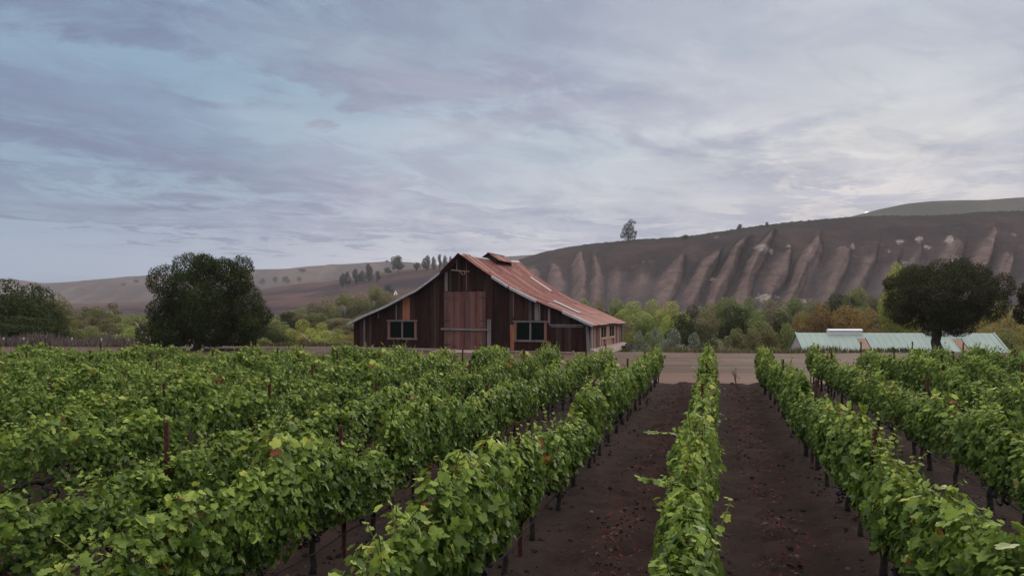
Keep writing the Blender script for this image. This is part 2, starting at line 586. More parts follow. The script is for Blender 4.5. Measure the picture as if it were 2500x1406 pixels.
def ground_z(X, Y):
    X, Y = np.asarray(X, float), np.asarray(Y, float)
    e = yard_edge(X)
    drop = sstep(Y, e, e + 22) * (2.6 + 2.0 * sstep(X, -30, 10))
    rough = (fbm(X * 0.15, Y * 0.15, 5, 3) - 0.5) * sstep(Y, e, e + 15) * 1.2
    micro = (fbm(X * 0.9, Y * 0.9, 2, 3) - 0.5) * 0.06 * (1 - sstep(Y, 300, 500))
    vineyard = 0.05 * (1 - sstep(Y, 31.5, 33.5))
    return -drop + rough + micro - vineyard


def build_ground():
    ys = np.concatenate([np.arange(-30, 28, 2.0), np.arange(28, 110, 0.7), np.geomspace(110, 3200, 60)])
    t = np.linspace(-1, 1, 240)
    xs = np.sign(t) * (np.abs(t) * 90 + np.abs(t) ** 5 * 3300)
    X, Y = np.meshgrid(xs, ys)
    Z = ground_z(X, Y)
    V = np.stack([X.ravel(), Y.ravel(), Z.ravel()], 1)
    e = yard_edge(X)
    yard = (1 - sstep(Y, e - 1.5, e + 2.0)).ravel()
    m, n, b, o = material('ground')
    p = coords(n)
    x, y, z = n.sep(p)
    f1 = n.noise(p, 0.22, 6, 0.6)
    f2 = n.noise(p, 3.5, 6, 0.65)
    tracks = n.noise(n.comb(n.math('MULTIPLY', x, 0.03), n.math('MULTIPLY', y, 0.55), 0), 1.0, 5, 0.6, 0.3)
    c = n.mix(n.step(f1, 0.35, 0.7), (0.100, 0.064, 0.050), (0.142, 0.094, 0.074))
    c = n.mix(n.step(tracks, 0.42, 0.62, 0, 0.85), c, (0.068, 0.047, 0.036))
    c = n.mix(n.step(f2, 0.5, 0.8, 0, 0.5), c, (0.052, 0.040, 0.034))
    # the smoothest, palest wheel track runs along the vineyard's end
    trk = n.math('MULTIPLY', n.step(y, 32.2, 33.6), n.step(y, 39.0, 36.2))
    c = n.mix(n.math('MULTIPLY', trk, 0.75), c, (0.155, 0.090, 0.070))
    brush = n.mix(n.step(n.noise(p, 0.09, 5, 0.6), 0.35, 0.65), (0.075, 0.065, 0.04), (0.15, 0.115, 0.085))
    c = n.mix(attr(n, 'yard'), brush, c)
    n.put(b.inputs['Base Color'], c)
    bump(n, b, f2, 0.5, 0.04)
    o = link('ground', mesh_np('ground', V, grid_faces(*X.shape), m, True, {'yard': yard}))
    tag(o, kind='structure')
    return o


build_ground()

# ------------------------------------------------------------------ vineyard rows: layout
ROW_SLOPE = (1744.0 - CX) / F                    # rows run to a vanishing point right of the barn
ROW_ANG = math.atan(ROW_SLOPE)
R0, RS = -0.07, 0.6875
Y_END = 32.0


def row_x(k_, Y):
    return ROW_SLOPE * Y + CAM_H * (R0 + RS * k_)


def row_phase(X, Y):
    """0 at a vine row, 0.5 in mid aisle"""
    r = ((X - ROW_SLOPE * Y) / CAM_H - R0) / RS
    return np.abs(r - np.round(r)), np.round(r)


def build_soil():
    xs = np.arange(-40, 44, 0.13)
    ys = np.concatenate([np.arange(0.5, 16, 0.09), np.arange(16, 33.3, 0.16)])
    X, Y = np.meshgrid(xs, ys)
    X = X + ROW_SLOPE * (Y - 18)
    ph, _ = row_phase(X, Y)
    berm = 0.06 * (1 - sstep(ph, 0.05, 0.22))
    track = -0.035 * (1 - np.clip(np.abs(ph - 0.27) / 0.09, 0, 1))
    clod = (fbm(X * 5.0, Y * 5.0, 11, 4, 0.65) - 0.5) * 0.22 * (0.45 + 0.9 * sstep(ph, 0.33, 0.45) + 0.35 * (1 - sstep(ph, 0.02, 0.2)))
    und = (fbm(X * 0.6, Y * 0.6, 21, 3) - 0.5) * 0.08
    edge = sstep(Y + (fbm(X * 0.8, X * 0 + 3, 8, 3) - 0.5) * 1.6, 32.9, 32.2)
    Z = -0.16 + edge * (0.26 + berm + track + clod + und)
    V = np.stack([X.ravel(), Y.ravel(), Z.ravel()], 1)
    m, n, b, o = material('vineyard_soil')
    p = coords(n)
    f1 = n.noise(p, 1.3, 6, 0.65)
    f2 = n.noise(p, 14, 6, 0.7)
    f3 = n.noise(p, 0.35, 4, 0.55)
    c = n.mix(n.step(f1, 0.3, 0.7), (0.024, 0.0150, 0.0120), (0.048, 0.030, 0.025))
    c = n.mix(n.step(f2, 0.48, 0.75, 0, 0.6), c, (0.068, 0.047, 0.042))
    c = n.mix(n.step(f3, 0.45, 0.7, 0, 0.5), c, (0.021, 0.016, 0.0145))
    a = attr(n, 'aisle')
    red = n.math('MULTIPLY', n.step(n.noise(p, 5.5, 5, 0.7), 0.54, 0.66), a)
    c = n.mix(n.math('MULTIPLY', red, 0.75), c, (0.072, 0.015, 0.015))
    c = n.mix(n.math('MULTIPLY', attr(n, 'berm'), 0.40), c, (0.068, 0.049, 0.043))
    n.put(b.inputs['Base Color'], c)
    b.inputs['Roughness'].default_value = 0.95
    bump(n, b, f2, 0.9, 0.05)
    o = link('vineyard_soil', mesh_np('vineyard_soil', V, grid_faces(*X.shape), m, True,
                                      {'aisle': sstep(ph, 0.3, 0.42).ravel(), 'berm': (1 - sstep(ph, 0.08, 0.22)).ravel()}))
    tag(o, kind='structure')


build_soil()


# ------------------------------------------------------------------ hills
def prof(pts, x):
    a = np.array(pts, float)
    return np.interp(x, a[:, 0], a[:, 1])


def smooth1(a, n=9):
    kk = np.ones(n) / n
    return np.convolve(np.pad(a, n // 2, mode='edge'), kk, 'valid')


def hill_mat(name, cols, extra=None):
    m, n, b, o = material(name)
    p = coords(n)
    x, y, z = n.sep(p)
    f1 = n.noise(p, 0.004, 7, 0.6, 0.4)
    f2 = n.noise(p, 0.03, 6, 0.7)
    f3 = n.noise(n.comb(x, y, n.math('MULTIPLY', z, 4)), 0.012, 6, 0.6)
    c = n.mix(n.step(f1, 0.38, 0.62), cols[0], cols[1])
    c = n.mix(n.step(f3, 0.5, 0.68, 0, 0.7), c, cols[2])
    c = n.mix(n.step(f2, 0.55, 0.72, 0, 0.6), c, cols[3])
    if extra:
        c = extra(n, c, p)
    n.put(b.inputs['Base Color'], c)
    b.inputs['Roughness'].default_value = 1.0
    b.inputs['Specular IOR Level'].default_value = 0.0
    return m


def ridge_hill(name, crest, d0, d1, depth_back, px0, px1, mat, amp, seed, ncol=360, nrow=60, attrs=None, power=1.0, toe=-6.0):
    """a hill whose crest stands at distance d1(px); it rises from its toe at d0 and falls away behind"""
    pxs = np.linspace(px0, px1, ncol)
    yc = smooth1(prof(crest, pxs), 7)
    D1 = d1(pxs) if callable(d1) else np.full(ncol, float(d1))
    D0 = d0(pxs) if callable(d0) else np.full(ncol, float(d0))
    zc = CAM_H + (HY - yc) / F * D1
    s = np.concatenate([np.linspace(0, 1, nrow), 1 + np.linspace(0.05, 1, nrow // 3)])
    Sg, PX = np.meshgrid(s, pxs, indexing='ij')
    Dd = np.where(Sg <= 1, D0 + (D1 - D0) * Sg, D1 + depth_back * (Sg - 1))
    f = np.where(Sg <= 1, np.sin(np.clip(Sg, 0, 1) ** power * math.pi / 2), 1 - 0.5 * (np.clip(Sg, 1, 2) - 1) ** 2)
    X = (PX - CX) / F * Dd
    Y = Dd
    Z = toe + (zc - toe) * f
    rel = fbm(X / 140.0, Y / 140.0, seed, 5, 0.5) - 0.5
    gul = np.abs(fbm(X / 90.0 + Y / 400, Y / 400.0, seed + 9, 4, 0.5) - 0.5) * 2
    Z = Z + (rel * amp * 1.2 - (1 - gul) * amp * 0.6) * np.sin(np.clip(Sg, 0, 1) * math.pi) * (Sg <= 1)
    V = np.stack([X.ravel(), Y.ravel(), Z.ravel()], 1)
    o = link(name, mesh_np(name, V, grid_faces(*X.shape), mat, True, {'slope': np.clip(Sg, 0, 1).ravel(), 'gully': gul.ravel()}))
    tag(o, kind='structure')
    return o


def far_extra(n, c, p):
    return n.mix(n.math('MULTIPLY', n.step(attr(n, 'gully'), 0.30, 0.05), 0.6), c, (0.048, 0.044, 0.046))


far_mat = hill_mat('dry_far_hill', [(0.098, 0.074, 0.062), (0.128, 0.094, 0.078), (0.082, 0.066, 0.058), (0.06, 0.053, 0.048)], far_extra)
near_mat = hill_mat('dry_near_hill', [(0.088, 0.055, 0.048), (0.115, 0.070, 0.060), (0.064, 0.050, 0.047), (0.046, 0.039, 0.036)],
                    lambda n, c, p: n.mix(n.math('MULTIPLY', n.step(attr(n, 'slope'), 0.66, 0.42), n.step(n.noise(p, 0.007, 5, 0.6), 0.36, 0.52)), c, (0.044, 0.036, 0.042)))
FAR_CREST = [(-400, 672), (-150, 676), (0, 681), (30, 682), (60, 685), (90, 690), (112, 692), (150, 690), (250, 681), (390, 670), (500, 665), (610, 658),
             (700, 656.5), (735, 653), (760, 650), (800, 647.5), (860, 644), (940, 639), (1000, 640), (1040, 646), (1100, 648), (1160, 640),
             (1200, 633), (1235, 627), (1300, 624), (1400, 622), (1600, 622)]
ridge_hill('hills', FAR_CREST, 1500, 2300, 900, -420, 1620, far_mat, 26, 3, 420, 50)
NEAR_CREST = [(-400, 742), (100, 742), (330, 738), (420, 733), (540, 722), (620, 708), (700, 697), (800, 688), (880, 675), (960, 662),
              (1010, 659), (1060, 657), (1120, 650), (1200, 643), (1320, 640)]
ridge_hill('hills', NEAR_CREST, 520, lambda p: 1250 - 150 * sstep(p, 600, 1100), 500, -400, 1400, near_mat, 9, 17, 420, 70, power=0.9)
BACK_CREST = [(1900, 560), (2050, 540), (2110, 524), (2160, 512), (2215, 501), (2280, 496), (2360, 493), (2420, 493), (2500, 487), (2700, 478), (3100, 480)]
back_mat = hill_mat('scrubby_back_hill', [(0.058, 0.056, 0.044), (0.076, 0.072, 0.055), (0.046, 0.047, 0.038), (0.038, 0.038, 0.031)])
ridge_hill('hills', BACK_CREST, 900, 1400, 600, 1880, 3100, back_mat, 10, 29, 240, 40)

BLUFF_CREST = [(1150, 668), (1230, 646), (1270, 633), (1295, 625), (1320, 618), (1360, 608), (1400, 601), (1440, 596), (1480, 591.5), (1540, 586), (1600, 583), (1640, 580),
               (1700, 574), (1760, 565), (1820, 555.5), (1880, 548), (1950, 540), (2010, 535.5), (2060, 531), (2115, 528), (2180, 526.5), (2260, 527), (2330, 523.5), (2390, 518), (2440, 516), (2500, 515), (2650, 520), (2900, 540)]


def bluff_d(px):
    return 620 + 330 * sstep(px, 1700, 1150), 455 + 120 * sstep(px, 1600, 1150)


SPURS = [1300, 1345, 1415, 1452, 1520, 1568, 1672, 1752, 1802, 1858, 1935, 1978, 2078, 2138, 2206, 2246, 2330, 2425, 2478, 2590, 2640, 2720]


EXPOSED = [(1858, 604, 26, 11, 1.0), (1880, 612, 16, 10, 0.9), (1925, 600, 18, 7, 0.8), (2200, 590, 20, 9, 0.85), (2244, 584, 12, 12, 1.0), (2262, 604, 14, 9, 0.75), (2204, 640, 20, 8, 0.8),
           (2318, 586, 14, 15, 1.0), (2332, 633, 18, 14, 1.0), (2350, 610, 10, 20, 0.6), (2420, 586, 14, 9, 1.0), (2474, 574, 11, 7, 0.8), (1748, 578, 9, 6, 0.8), (1870, 726, 36, 12, 1.1),
           (1963, 735, 14, 8, 1.0), (1738, 682, 18, 7, 0.8), (2082, 600, 10, 15, 0.8), (1980, 610, 11, 9, 0.7), (1570, 640, 5, 12, 0.6), (2170, 612, 10, 16, 0.6), (1640, 660, 14, 6, 0.5)]


def bluff_surface(PX, Sg):
    """returns X, Y, Z and the spur / gully / exposure masks for bearing PX and slope position Sg"""
    D1, D0 = bluff_d(PX)
    yc = prof(BLUFF_CREST, PX)
    zc = CAM_H + (HY - yc) / F * D1
    s1 = np.clip(Sg, 0, 1)
    Dd = np.where(Sg <= 1, D0 + (D1 - D0) * Sg, D1 + 350 * (Sg - 1))
    # steep talus below, a break, then a rounded shoulder
    f = np.interp(s1, [0, 0.12, 0.5, 0.72, 0.9, 1.0], [0, 0.12, 0.60, 0.86, 0.965, 1.0])
    f = np.where(Sg > 1, 1 - 0.06 * (Sg - 1), f)
    X = (PX - CX) / F * Dd
    Y = Dd + 0 * PX
    # spurs lean: their feet lie left of their tips as seen from the vineyard
    warp = (fbm(PX / 60.0, s1 * 3.0, 41, 4) - 0.5) * 34
    wv = PX + (0.58 - s1) * -150 * sstep(PX, 1350, 1700) * -1.0 + warp
    h = np.zeros_like(wv)
    tip = np.zeros_like(wv)
    ph = np.interp(wv, SPURS, np.arange(len(SPURS), dtype=float))
    fold = 0.5 + 0.5 * np.cos(2 * math.pi * (ph - np.round(ph)))
    fold = fold * (0.25 + 1.0 * _hash(np.round(ph), ph * 0, 65)) * 0.72 + 0.34 * fbm(wv / 20.0, s1 * 3.0, 61, 4)
    top = 0.58 + 0.30 * (fbm(PX / 75.0, PX * 0 + 2, 63, 3) - 0.5) + 0.26 * (_hash(np.round(ph), 0 * ph, 67) - 0.5) + 0.05 * sstep(PX, 2050, 2200)
    h = fold * sstep(s1 + 0.16 * (0.5 - fold), top + 0.10, top - 0.14)
    body = np.sin(np.clip(s1 / 0.85, 0, 1) * math.pi) ** 0.7
    amp = 0.10 * (zc + 6) * (0.55 + 0.45 * sstep(PX, 1400, 1750))
    push = (h - 0.35) * body
    rel = (fbm(X / 22.0, s1 * 9.0, 51, 4) - 0.5) * 0.05 * (zc + 6) * np.sin(s1 * math.pi)
    Z = -6 + (zc + 6) * f + push * amp + rel
    Y = Y - push * amp * 1.7
    Z = Z + (vnoise(PX / 5.0, s1 * 0, 77) - 0.4) * 1.0 * sstep(s1, 0.93, 1.0) * (Sg <= 1.02)
    # bare cream outcrops where the cliff has broken away
    PXs, PYs = CX + X / Y * F, HY - (Z - CAM_H) / Y * F
    for ex, ey, rx, ry, st_ in EXPOSED:
        tip = np.maximum(tip, st_ * np.exp(-(((PXs - ex) / rx) ** 2 + ((PYs - ey) / ry) ** 2)))
    return X, Y, Z, h * np.clip(body, 0, 1), tip, s1


def build_bluff():
    pxs = np.linspace(1150, 2900, 900)
    s = np.concatenate([np.linspace(0, 1, 150), 1 + np.geomspace(0.02, 1, 14)])
    Sg, PX = np.meshgrid(s, pxs, indexing='ij')
    X, Y, Z, h, tip, s1 = bluff_surface(PX, Sg)
    V = np.stack([X.ravel(), Y.ravel(), Z.ravel()], 1)
    m, n, b, o = material('eroded_bluff')
    p = coords(n)
    x, y, z = n.sep(p)
    fa = n.noise(p, 0.02, 6, 0.65, 0.3)
    fb = n.noise(p, 0.09, 6, 0.7)
    fc = n.noise(p, 0.35, 5, 0.7)
    strata = n.noise(n.comb(n.math('MULTIPLY', x, 0.01), n.math('MULTIPLY', y, 0.01), n.math('MULTIPLY', z, 0.28)), 1.0, 5, 0.65, 0.4)
    scrub = n.mix(n.step(fa, 0.35, 0.65), (0.040, 0.034, 0.034), (0.068, 0.047, 0.045))
    scrub = n.mix(n.step(fb, 0.5, 0.66, 0, 0.75), scrub, (0.030, 0.032, 0.028))
    scrub = n.mix(n.step(n.noise(p, 0.045, 5, 0.7), 0.56, 0.66, 0, 0.8), scrub, (0.092, 0.058, 0.052))
    scree = n.mix(n.step(fb, 0.35, 0.65), (0.112, 0.078, 0.069), (0.172, 0.122, 0.107))
    scree = n.mix(n.step(strata, 0.5, 0.66, 0, 0.55), scree, (0.075, 0.050, 0.048))
    scree = n.mix(n.step(fc, 0.58, 0.72, 0, 0.5), scree, (0.058, 0.052, 0.050))
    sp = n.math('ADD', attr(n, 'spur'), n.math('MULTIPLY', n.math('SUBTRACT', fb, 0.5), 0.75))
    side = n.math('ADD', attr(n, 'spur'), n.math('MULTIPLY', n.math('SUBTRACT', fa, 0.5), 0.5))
    scree = n.mix(n.step(side, 0.12, 0.62), (0.072, 0.060, 0.062), scree)  # side shading of the folds painted into the scree colour
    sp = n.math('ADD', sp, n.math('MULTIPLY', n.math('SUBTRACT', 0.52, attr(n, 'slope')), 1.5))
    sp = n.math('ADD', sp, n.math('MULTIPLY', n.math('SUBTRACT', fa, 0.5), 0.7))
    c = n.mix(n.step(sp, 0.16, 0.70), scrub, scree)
    cr = n.math('ADD', attr(n, 'tip'), n.math('MULTIPLY', n.math('SUBTRACT', fc, 0.5), 1.5))
    cr = n.math('ADD', cr, n.math('MULTIPLY', n.math('SUBTRACT', fb, 0.5), 1.4))
    c = n.mix(n.step(cr, 0.55, 0.85, 0.0, 0.9), c, n.mix(n.step(fc, 0.4, 0.6), (0.19, 0.15, 0.13), (0.32, 0.27, 0.235)))
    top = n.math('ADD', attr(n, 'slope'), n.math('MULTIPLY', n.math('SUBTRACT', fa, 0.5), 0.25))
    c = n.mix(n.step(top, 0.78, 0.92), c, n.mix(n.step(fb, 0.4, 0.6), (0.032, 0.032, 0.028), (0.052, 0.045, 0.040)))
    n.put(b.inputs['Base Color'], c)
    b.inputs['Roughness'].default_value = 1.0
    b.inputs['Specular IOR Level'].default_value = 0.0
    bump(n, b, fb, 0.8, 3.0)
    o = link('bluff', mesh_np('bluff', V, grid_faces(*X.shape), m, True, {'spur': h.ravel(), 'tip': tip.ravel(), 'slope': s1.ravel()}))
    tag(o, kind='structure')


build_bluff()

# ------------------------------------------------------------------ terrain lookup (for planting things on the hills)
from mathutils.bvhtree import BVHTree


def bvh_of(names):
    vs, fs = [], []
    for o in bpy.data.objects:
        if o.type == 'MESH' and o.name.split('.')[0] in names:
            b = len(vs)
            vs += [v.co.copy() for v in o.data.vertices]
            fs += [[i + b for i in p.vertices] for p in o.data.polygons]
    return BVHTree.FromPolygons(vs, fs)


TERRAIN = bvh_of(('hills', 'bluff', 'ground'))


def hit(px, py):
    d = Vector(((px - CX) / F, 1.0, (HY - py) / F)).normalized()
    p, nrm, i, dist = TERRAIN.ray_cast(Vector((0, 0, CAM_H)), d)
    return p


def ground_at(X, Y):
    p, nrm, i, dist = TERRAIN.ray_cast(Vector((X, Y, 400)), Vector((0, 0, -1)))
    return p.z if p else 0.0


# ------------------------------------------------------------------ the barn
rb = random.Random(7)
BW, BL = 22.84, 14.2
barn = empty('barn', (-14.97, 64.8, 0), R(-20))
tag(barn, 'old dark plank barn with rusted metal roof and tall reddish double doors', 'barn')
RU = 11.35
PROFILE = [(-0.35, 2.24), (3.3, 3.74), (6.85, 5.28), (9.2, 6.88), (RU, 8.45), (13.5, 6.9), (15.95, 5.34), (19.5, 3.78), (23.2, 2.27)]


def roof_z(u, v=0.0):
    z = prof(PROFILE, u)
    peak = max(0.0, 1 - abs(u - RU) / 6.0)
    sag = 0.06 * math.sin(u * 1.3 + v * 0.45) + 0.05 * math.sin(v * 0.9 + 1.0)
    return z + peak * (0.025 * v - 0.10 * math.sin(math.pi * min(max(v / BL, 0), 1))) + sag * 0.6


def boards_u(u0, u1, v, thick, zlo, zhi, openings=(), wmin=0.20, wmax=0.34, seed=1, gap=0.012, rag=0.04):
    """vertical boards along the facade, cut round the openings (u0, u1, z0, z1)"""
    r = random.Random(seed)
    m = MB()
    u = u0
    while u < u1 - 0.05:
        ww = min(r.uniform(wmin, wmax), u1 - u)
        if u1 - (u + ww) < 0.1:
            ww = u1 - u
        a, b = u + gap / 2, u + ww - gap / 2
        off = r.uniform(0, 0.018)
        segs = [(zlo(u) + r.uniform(0, rag), None)]
        cuts = sorted([o for o in openings if o[0] < u + ww * 0.5 < o[1]], key=lambda o: o[2])
        pieces, z = [], segs[0][0]
        for o in cuts:
            if o[2] > z + 0.03:
                pieces.append((z, o[2], o[2]))
            z = max(z, o[3])
        pieces.append((z, zhi(a), zhi(b)))
        for z0, za, zb in pieces:
            if max(za, zb) - z0 < 0.05:
                continue
            y0, y1 = v - thick - off, v - off
            m.hexa([(a, y0, z0), (b, y0, z0), (b, y1, z0), (a, y1, z0), (a, y0, za), (b, y0, zb), (b, y1, zb), (a, y1, za)])
        u += ww
    return m


WL, WR = (3.80, 6.55, 1.02, 2.60), (16.28, 18.98, 1.0, 2.58)
DOOR = (9.43, 13.53, 0.05, 5.25)
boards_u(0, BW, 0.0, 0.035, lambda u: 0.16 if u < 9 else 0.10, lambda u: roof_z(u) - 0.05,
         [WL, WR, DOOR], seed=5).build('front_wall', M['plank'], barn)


def boards_v(u, out, v0, v1, z0, zh, seed, openings=(), wmin=0.2, wmax=0.36):
    r = random.Random(seed)
    m = MB()
    v = v0
    while v < v1 - 0.05:
        ww = min(r.uniform(wmin, wmax), v1 - v)
        a, b = v + 0.008, v + ww - 0.008
        off = r.uniform(0, 0.025)
        z, pieces = z0 + r.uniform(-0.06, 0.03), []
        for o in sorted([o for o in openings if o[0] < v + ww / 2 < o[1]], key=lambda o: o[2]):
            pieces.append((z, o[2]))
            z = o[3]
        pieces.append((z, zh))
        for za, zb in pieces:
            if zb - za > 0.04:
                xa, xb = sorted((u + out * (0.0 + off), u + out * (0.035 + off)))
                m.box(xa, xb, a, b, za, zb)
        v += ww
    return m


SW = [(3.75, 6.15, 1.16, 2.14), (7.25, 9.75, 1.14, 2.13)]
boards_v(BW, 1, 0.0, BL, 0.30, 2.36, 11, SW).build('side_wall', M['lit_side_plank'], barn)
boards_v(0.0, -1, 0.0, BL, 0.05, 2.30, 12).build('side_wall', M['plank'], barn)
bk = boards_u(0, BW, BL + 0.05, 0.035, lambda u: 0.0, lambda u: roof_z(u, BL) - 0.06, seed=9)
bk.build('rear_wall', M['plank'], barn)
# black sheets shut daylight out of the cracks, painting the dark inside
ins = MB()
ins.add([(0.1, 0.06, 0), (BW - 0.1, 0.06, 0)] + [(u, 0.06, prof(PROFILE, u) - 0.25) for u in (BW - 0.1, 19.5, 15.95, RU, 6.85, 3.3, 0.1)],
        [tuple(range(9))])
ins.add([(BW - 0.06, 0.06, 0), (BW - 0.06, BL, 0), (BW - 0.06, BL, 2.2), (BW - 0.06, 0.06, 2.2)], [(0, 1, 2, 3)])
ins.build('dark_backing', plain('dark_interior', (0.012, 0.010, 0.009), 1.0), barn)

# foundation, slab before the doors
fd = MB()
fd.box(-0.25, 9.2, -0.42, -0.06, -0.2, 0.145)
fd.box(13.8, BW + 0.10, -0.22, -0.06, -0.2, 0.10)
fd.hexa([(BW + 0.05, -0.3, -0.2), (BW + 0.75, -0.3, -0.2), (BW + 0.75, BL + 0.1, -0.2), (BW + 0.05, BL + 0.1, -0.2),
         (BW + 0.05, -0.3, 0.36), (BW + 0.42, -0.3, 0.27), (BW + 0.42, BL + 0.1, 0.27), (BW + 0.05, BL + 0.1, 0.36)])
fd.build('foundation', M['concrete'], barn)
MB().hexa([(9.4, -3.0, -0.1), (13.6, -3.0, -0.1), (13.6, -0.07, -0.1), (9.4, -0.07, -0.1),
           (9.4, -3.0, 0.03), (13.6, -3.0, 0.03), (13.6, -0.07, 0.09), (9.4, -0.07, 0.09)]).build('door_slab', M['concrete'], barn)

# tall double doors with strap hinges and a bar
for a, b, seed, hs in ((9.45, 11.47, 21, 9.45), (11.50, 13.52, 22, 13.52)):
    dr = boards_u(a, b, -0.06, 0.035, lambda u: 0.09, lambda u: 5.25 + 0.02 * math.sin(u * 9), seed=seed, wmin=0.18, wmax=0.26, rag=0.02)
    d_o = dr.build('door', M['door_plank'], barn)
    sgn = 1 if hs < 11 else -1
    for hz in (4.72, 2.66, 0.55):
        h = MB()
        h.hexa([(min(hs, hs + sgn * 0.62), -0.135, hz - 0.05), (max(hs, hs + sgn * 0.62), -0.135, hz - 0.05),
                (max(hs, hs + sgn * 0.62), -0.12, hz - 0.05), (min(hs, hs + sgn * 0.62), -0.12, hz - 0.05),
                (min(hs, hs + sgn * 0.62), -0.135, hz + 0.03), (max(hs, hs + sgn * 0.62), -0.135, hz + 0.03),
                (max(hs, hs + sgn * 0.62), -0.12, hz + 0.03), (min(hs, hs + sgn * 0.62), -0.12, hz + 0.03)])
        h.box(hs - 0.05 if sgn > 0 else hs - 0.03, hs + 0.03 if sgn > 0 else hs + 0.05, -0.15, -0.121, hz - 0.13, hz + 0.11)
        h.build('hinge', M['dark_steel'], d_o)
bar = MB()
bar.hexa([(9.18, -0.19, 1.84), (13.8, -0.19, 1.78), (13.8, -0.14, 1.78), (9.18, -0.14, 1.84),
          (9.18, -0.19, 2.01), (13.8, -0.19, 1.95), (13.8, -0.14, 1.95), (9.18, -0.14, 2.01)])
b_o = bar.build('door_bar', M['grey_wood'], barn)
for u in (9.4, 13.55):
    MB().box(u - 0.04, u + 0.04, -0.22, -0.192, 1.72, 1.90).build('bracket', M['dark_steel'], b_o)


def front_window(u0, u1, z0, z1, posts):
    fr = MB()
    fr.box(u0 - 0.13, u0 + 0.10, -0.11, -0.03, z0, z1)
    fr.box(u1 - 0.10, u1 + 0.13, -0.11, -0.03, z0, z1)
    fr.box(u0 - 0.17, u1 + 0.20, -0.13, -0.03, z0 - 0.13, z0)
    f_o = fr.build('window', M['frame_wood'], barn)
    MB().box(u0 - 0.24, u1 + 0.24, -0.16, -0.03, z1, z1 + 0.10).build('lintel', M['grey_wood'], f_o)
    mid = (u0 + u1) / 2
    MB().box(mid - 0.07, mid + 0.07, -0.08, -0.02, z0, z1).build('mullion', M['grey_wood'], f_o)
    for a, b in ((u0 + 0.10, mid - 0.07), (mid + 0.07, u1 - 0.10)):
        MB().box(a, b, -0.07, -0.02, z0, z0 + 0.05).build('bottom_rail', M['grey_wood'], f_o)
        MB().box(a, b, -0.07, -0.02, z1 - 0.05, z1).build('top_rail', M['grey_wood'], f_o)
    for a, b in ((u0 + 0.10, mid - 0.07), (mid + 0.07, u1 - 0.10)):
        MB().box(a, b, -0.035, -0.02, z0 + 0.05, z1 - 0.05).build('pane', M['glass'], f_o)
    for pu, pz0, pz1, w_ in posts:
        MB().box(pu, pu + w_, -0.085, -0.062, pz0, pz1).build('jamb_board', M['orange_board'], f_o)


front_window(*WL, [])
front_window(*WR, [(WR[0] - 0.47, 0.12, 2.34, 0.33), (WR[1] + 0.14, 0.12, 1.0, 0.20)])
# odd boards and battens nailed over the planks
MB().box(5.24, 5.96, -0.085, -0.06, 2.71, 4.78).build('patch_board', M['orange_board'], barn)
for u0, u1, z0, z1 in ((9.52, 9.80, 5.30, 7.02), (1.06, 1.24, 0.17, 2.72), (4.52, 4.60, 2.75, 4.1), (18.02, 18.38, 2.72, 4.22), (19.22, 19.40, 2.45, 3.72),
                       (13.62, 13.98, 0.12, 2.80), (18.42, 18.52, 2.72, 4.15), (16.05, 16.11, 3.0, 5.1), (11.6, 11.66, 5.3, 7.9), (2.6, 2.72, 2.9, 3.4)):
    MB().box(u0, u1, -0.078, -0.056, z0, z1).build('batten', M['grey_wood'], barn)
# low stable hatch at the right end with its rail
hat = boards_u(19.45, BW - 0.25, -0.06, 0.03, lambda u: 0.14, lambda u: 2.22, seed=31, wmin=0.2, wmax=0.3)
hat_o = hat.build('hatch', M['plank'], barn)
MB().box(19.35, 22.65, -0.15, -0.10, 2.30, 2.40).build('rail', M['grey_wood'], hat_o)
MB().box(19.5, 22.3, -0.13, -0.096, 2.17, 2.25).build('rail', M['grey_wood'], hat_o)
MB().bar((20.55, -0.16, 2.52), (20.95, -0.16, 2.40), 0.05, 0.06).build('latch', M['dark_steel'], hat_o)
MB().box(22.25, 22.42, -0.17, -0.1, 2.38, 2.66).build('hanger', M['dark_steel'], hat_o)
# corner boards, warped
cb = MB()
cb.hexa([(BW - 0.22, -0.12, 0.1), (BW + 0.07, -0.12, 0.1), (BW + 0.07, 0.0, 0.1), (BW - 0.22, 0.0, 0.1),
         (BW - 0.34, -0.12, 2.28), (BW - 0.10, -0.12, 2.28), (BW - 0.10, 0.0, 2.28), (BW - 0.34, 0.0, 2.28)])
cb.build('corner_board', M['grey_wood'], barn)
cb = MB()
cb.hexa([(BW + 0.062, -0.05, 0.1), (BW + 0.10, -0.05, 0.1), (BW + 0.10, 0.22, 0.1), (BW + 0.062, 0.22, 0.1),
         (BW + 0.062, -0.02, 2.3), (BW + 0.10, -0.02, 2.3), (BW + 0.10, 0.20, 2.3), (BW + 0.062, 0.20, 2.3)])
cb.build('corner_board', M['grey_wood'], barn)
cb = MB()
cb.box(BW + 0.062, BW + 0.11, BL - 0.5, BL - 0.2, 0.1, 2.3)
cb.build('corner_board', M['grey_wood'], barn)
# hay track under the gable
hk = MB()
hk.bar((10.55, -0.9, 7.15), (12.0, -0.2, 7.02), 0.05, 0.06).tube([(11.0, -0.7, 8.1), (11.0, -0.7, 7.15)], 0.02, 5)
hk.bar((11.15, -0.5, 7.08), (11.45, -0.4, 6.72), 0.05, 0.05).bar((11.6, -0.4, 7.05), (11.62, -0.4, 6.75), 0.04, 0.04)
hk.build('hay_track', M['pink_wood'], barn)

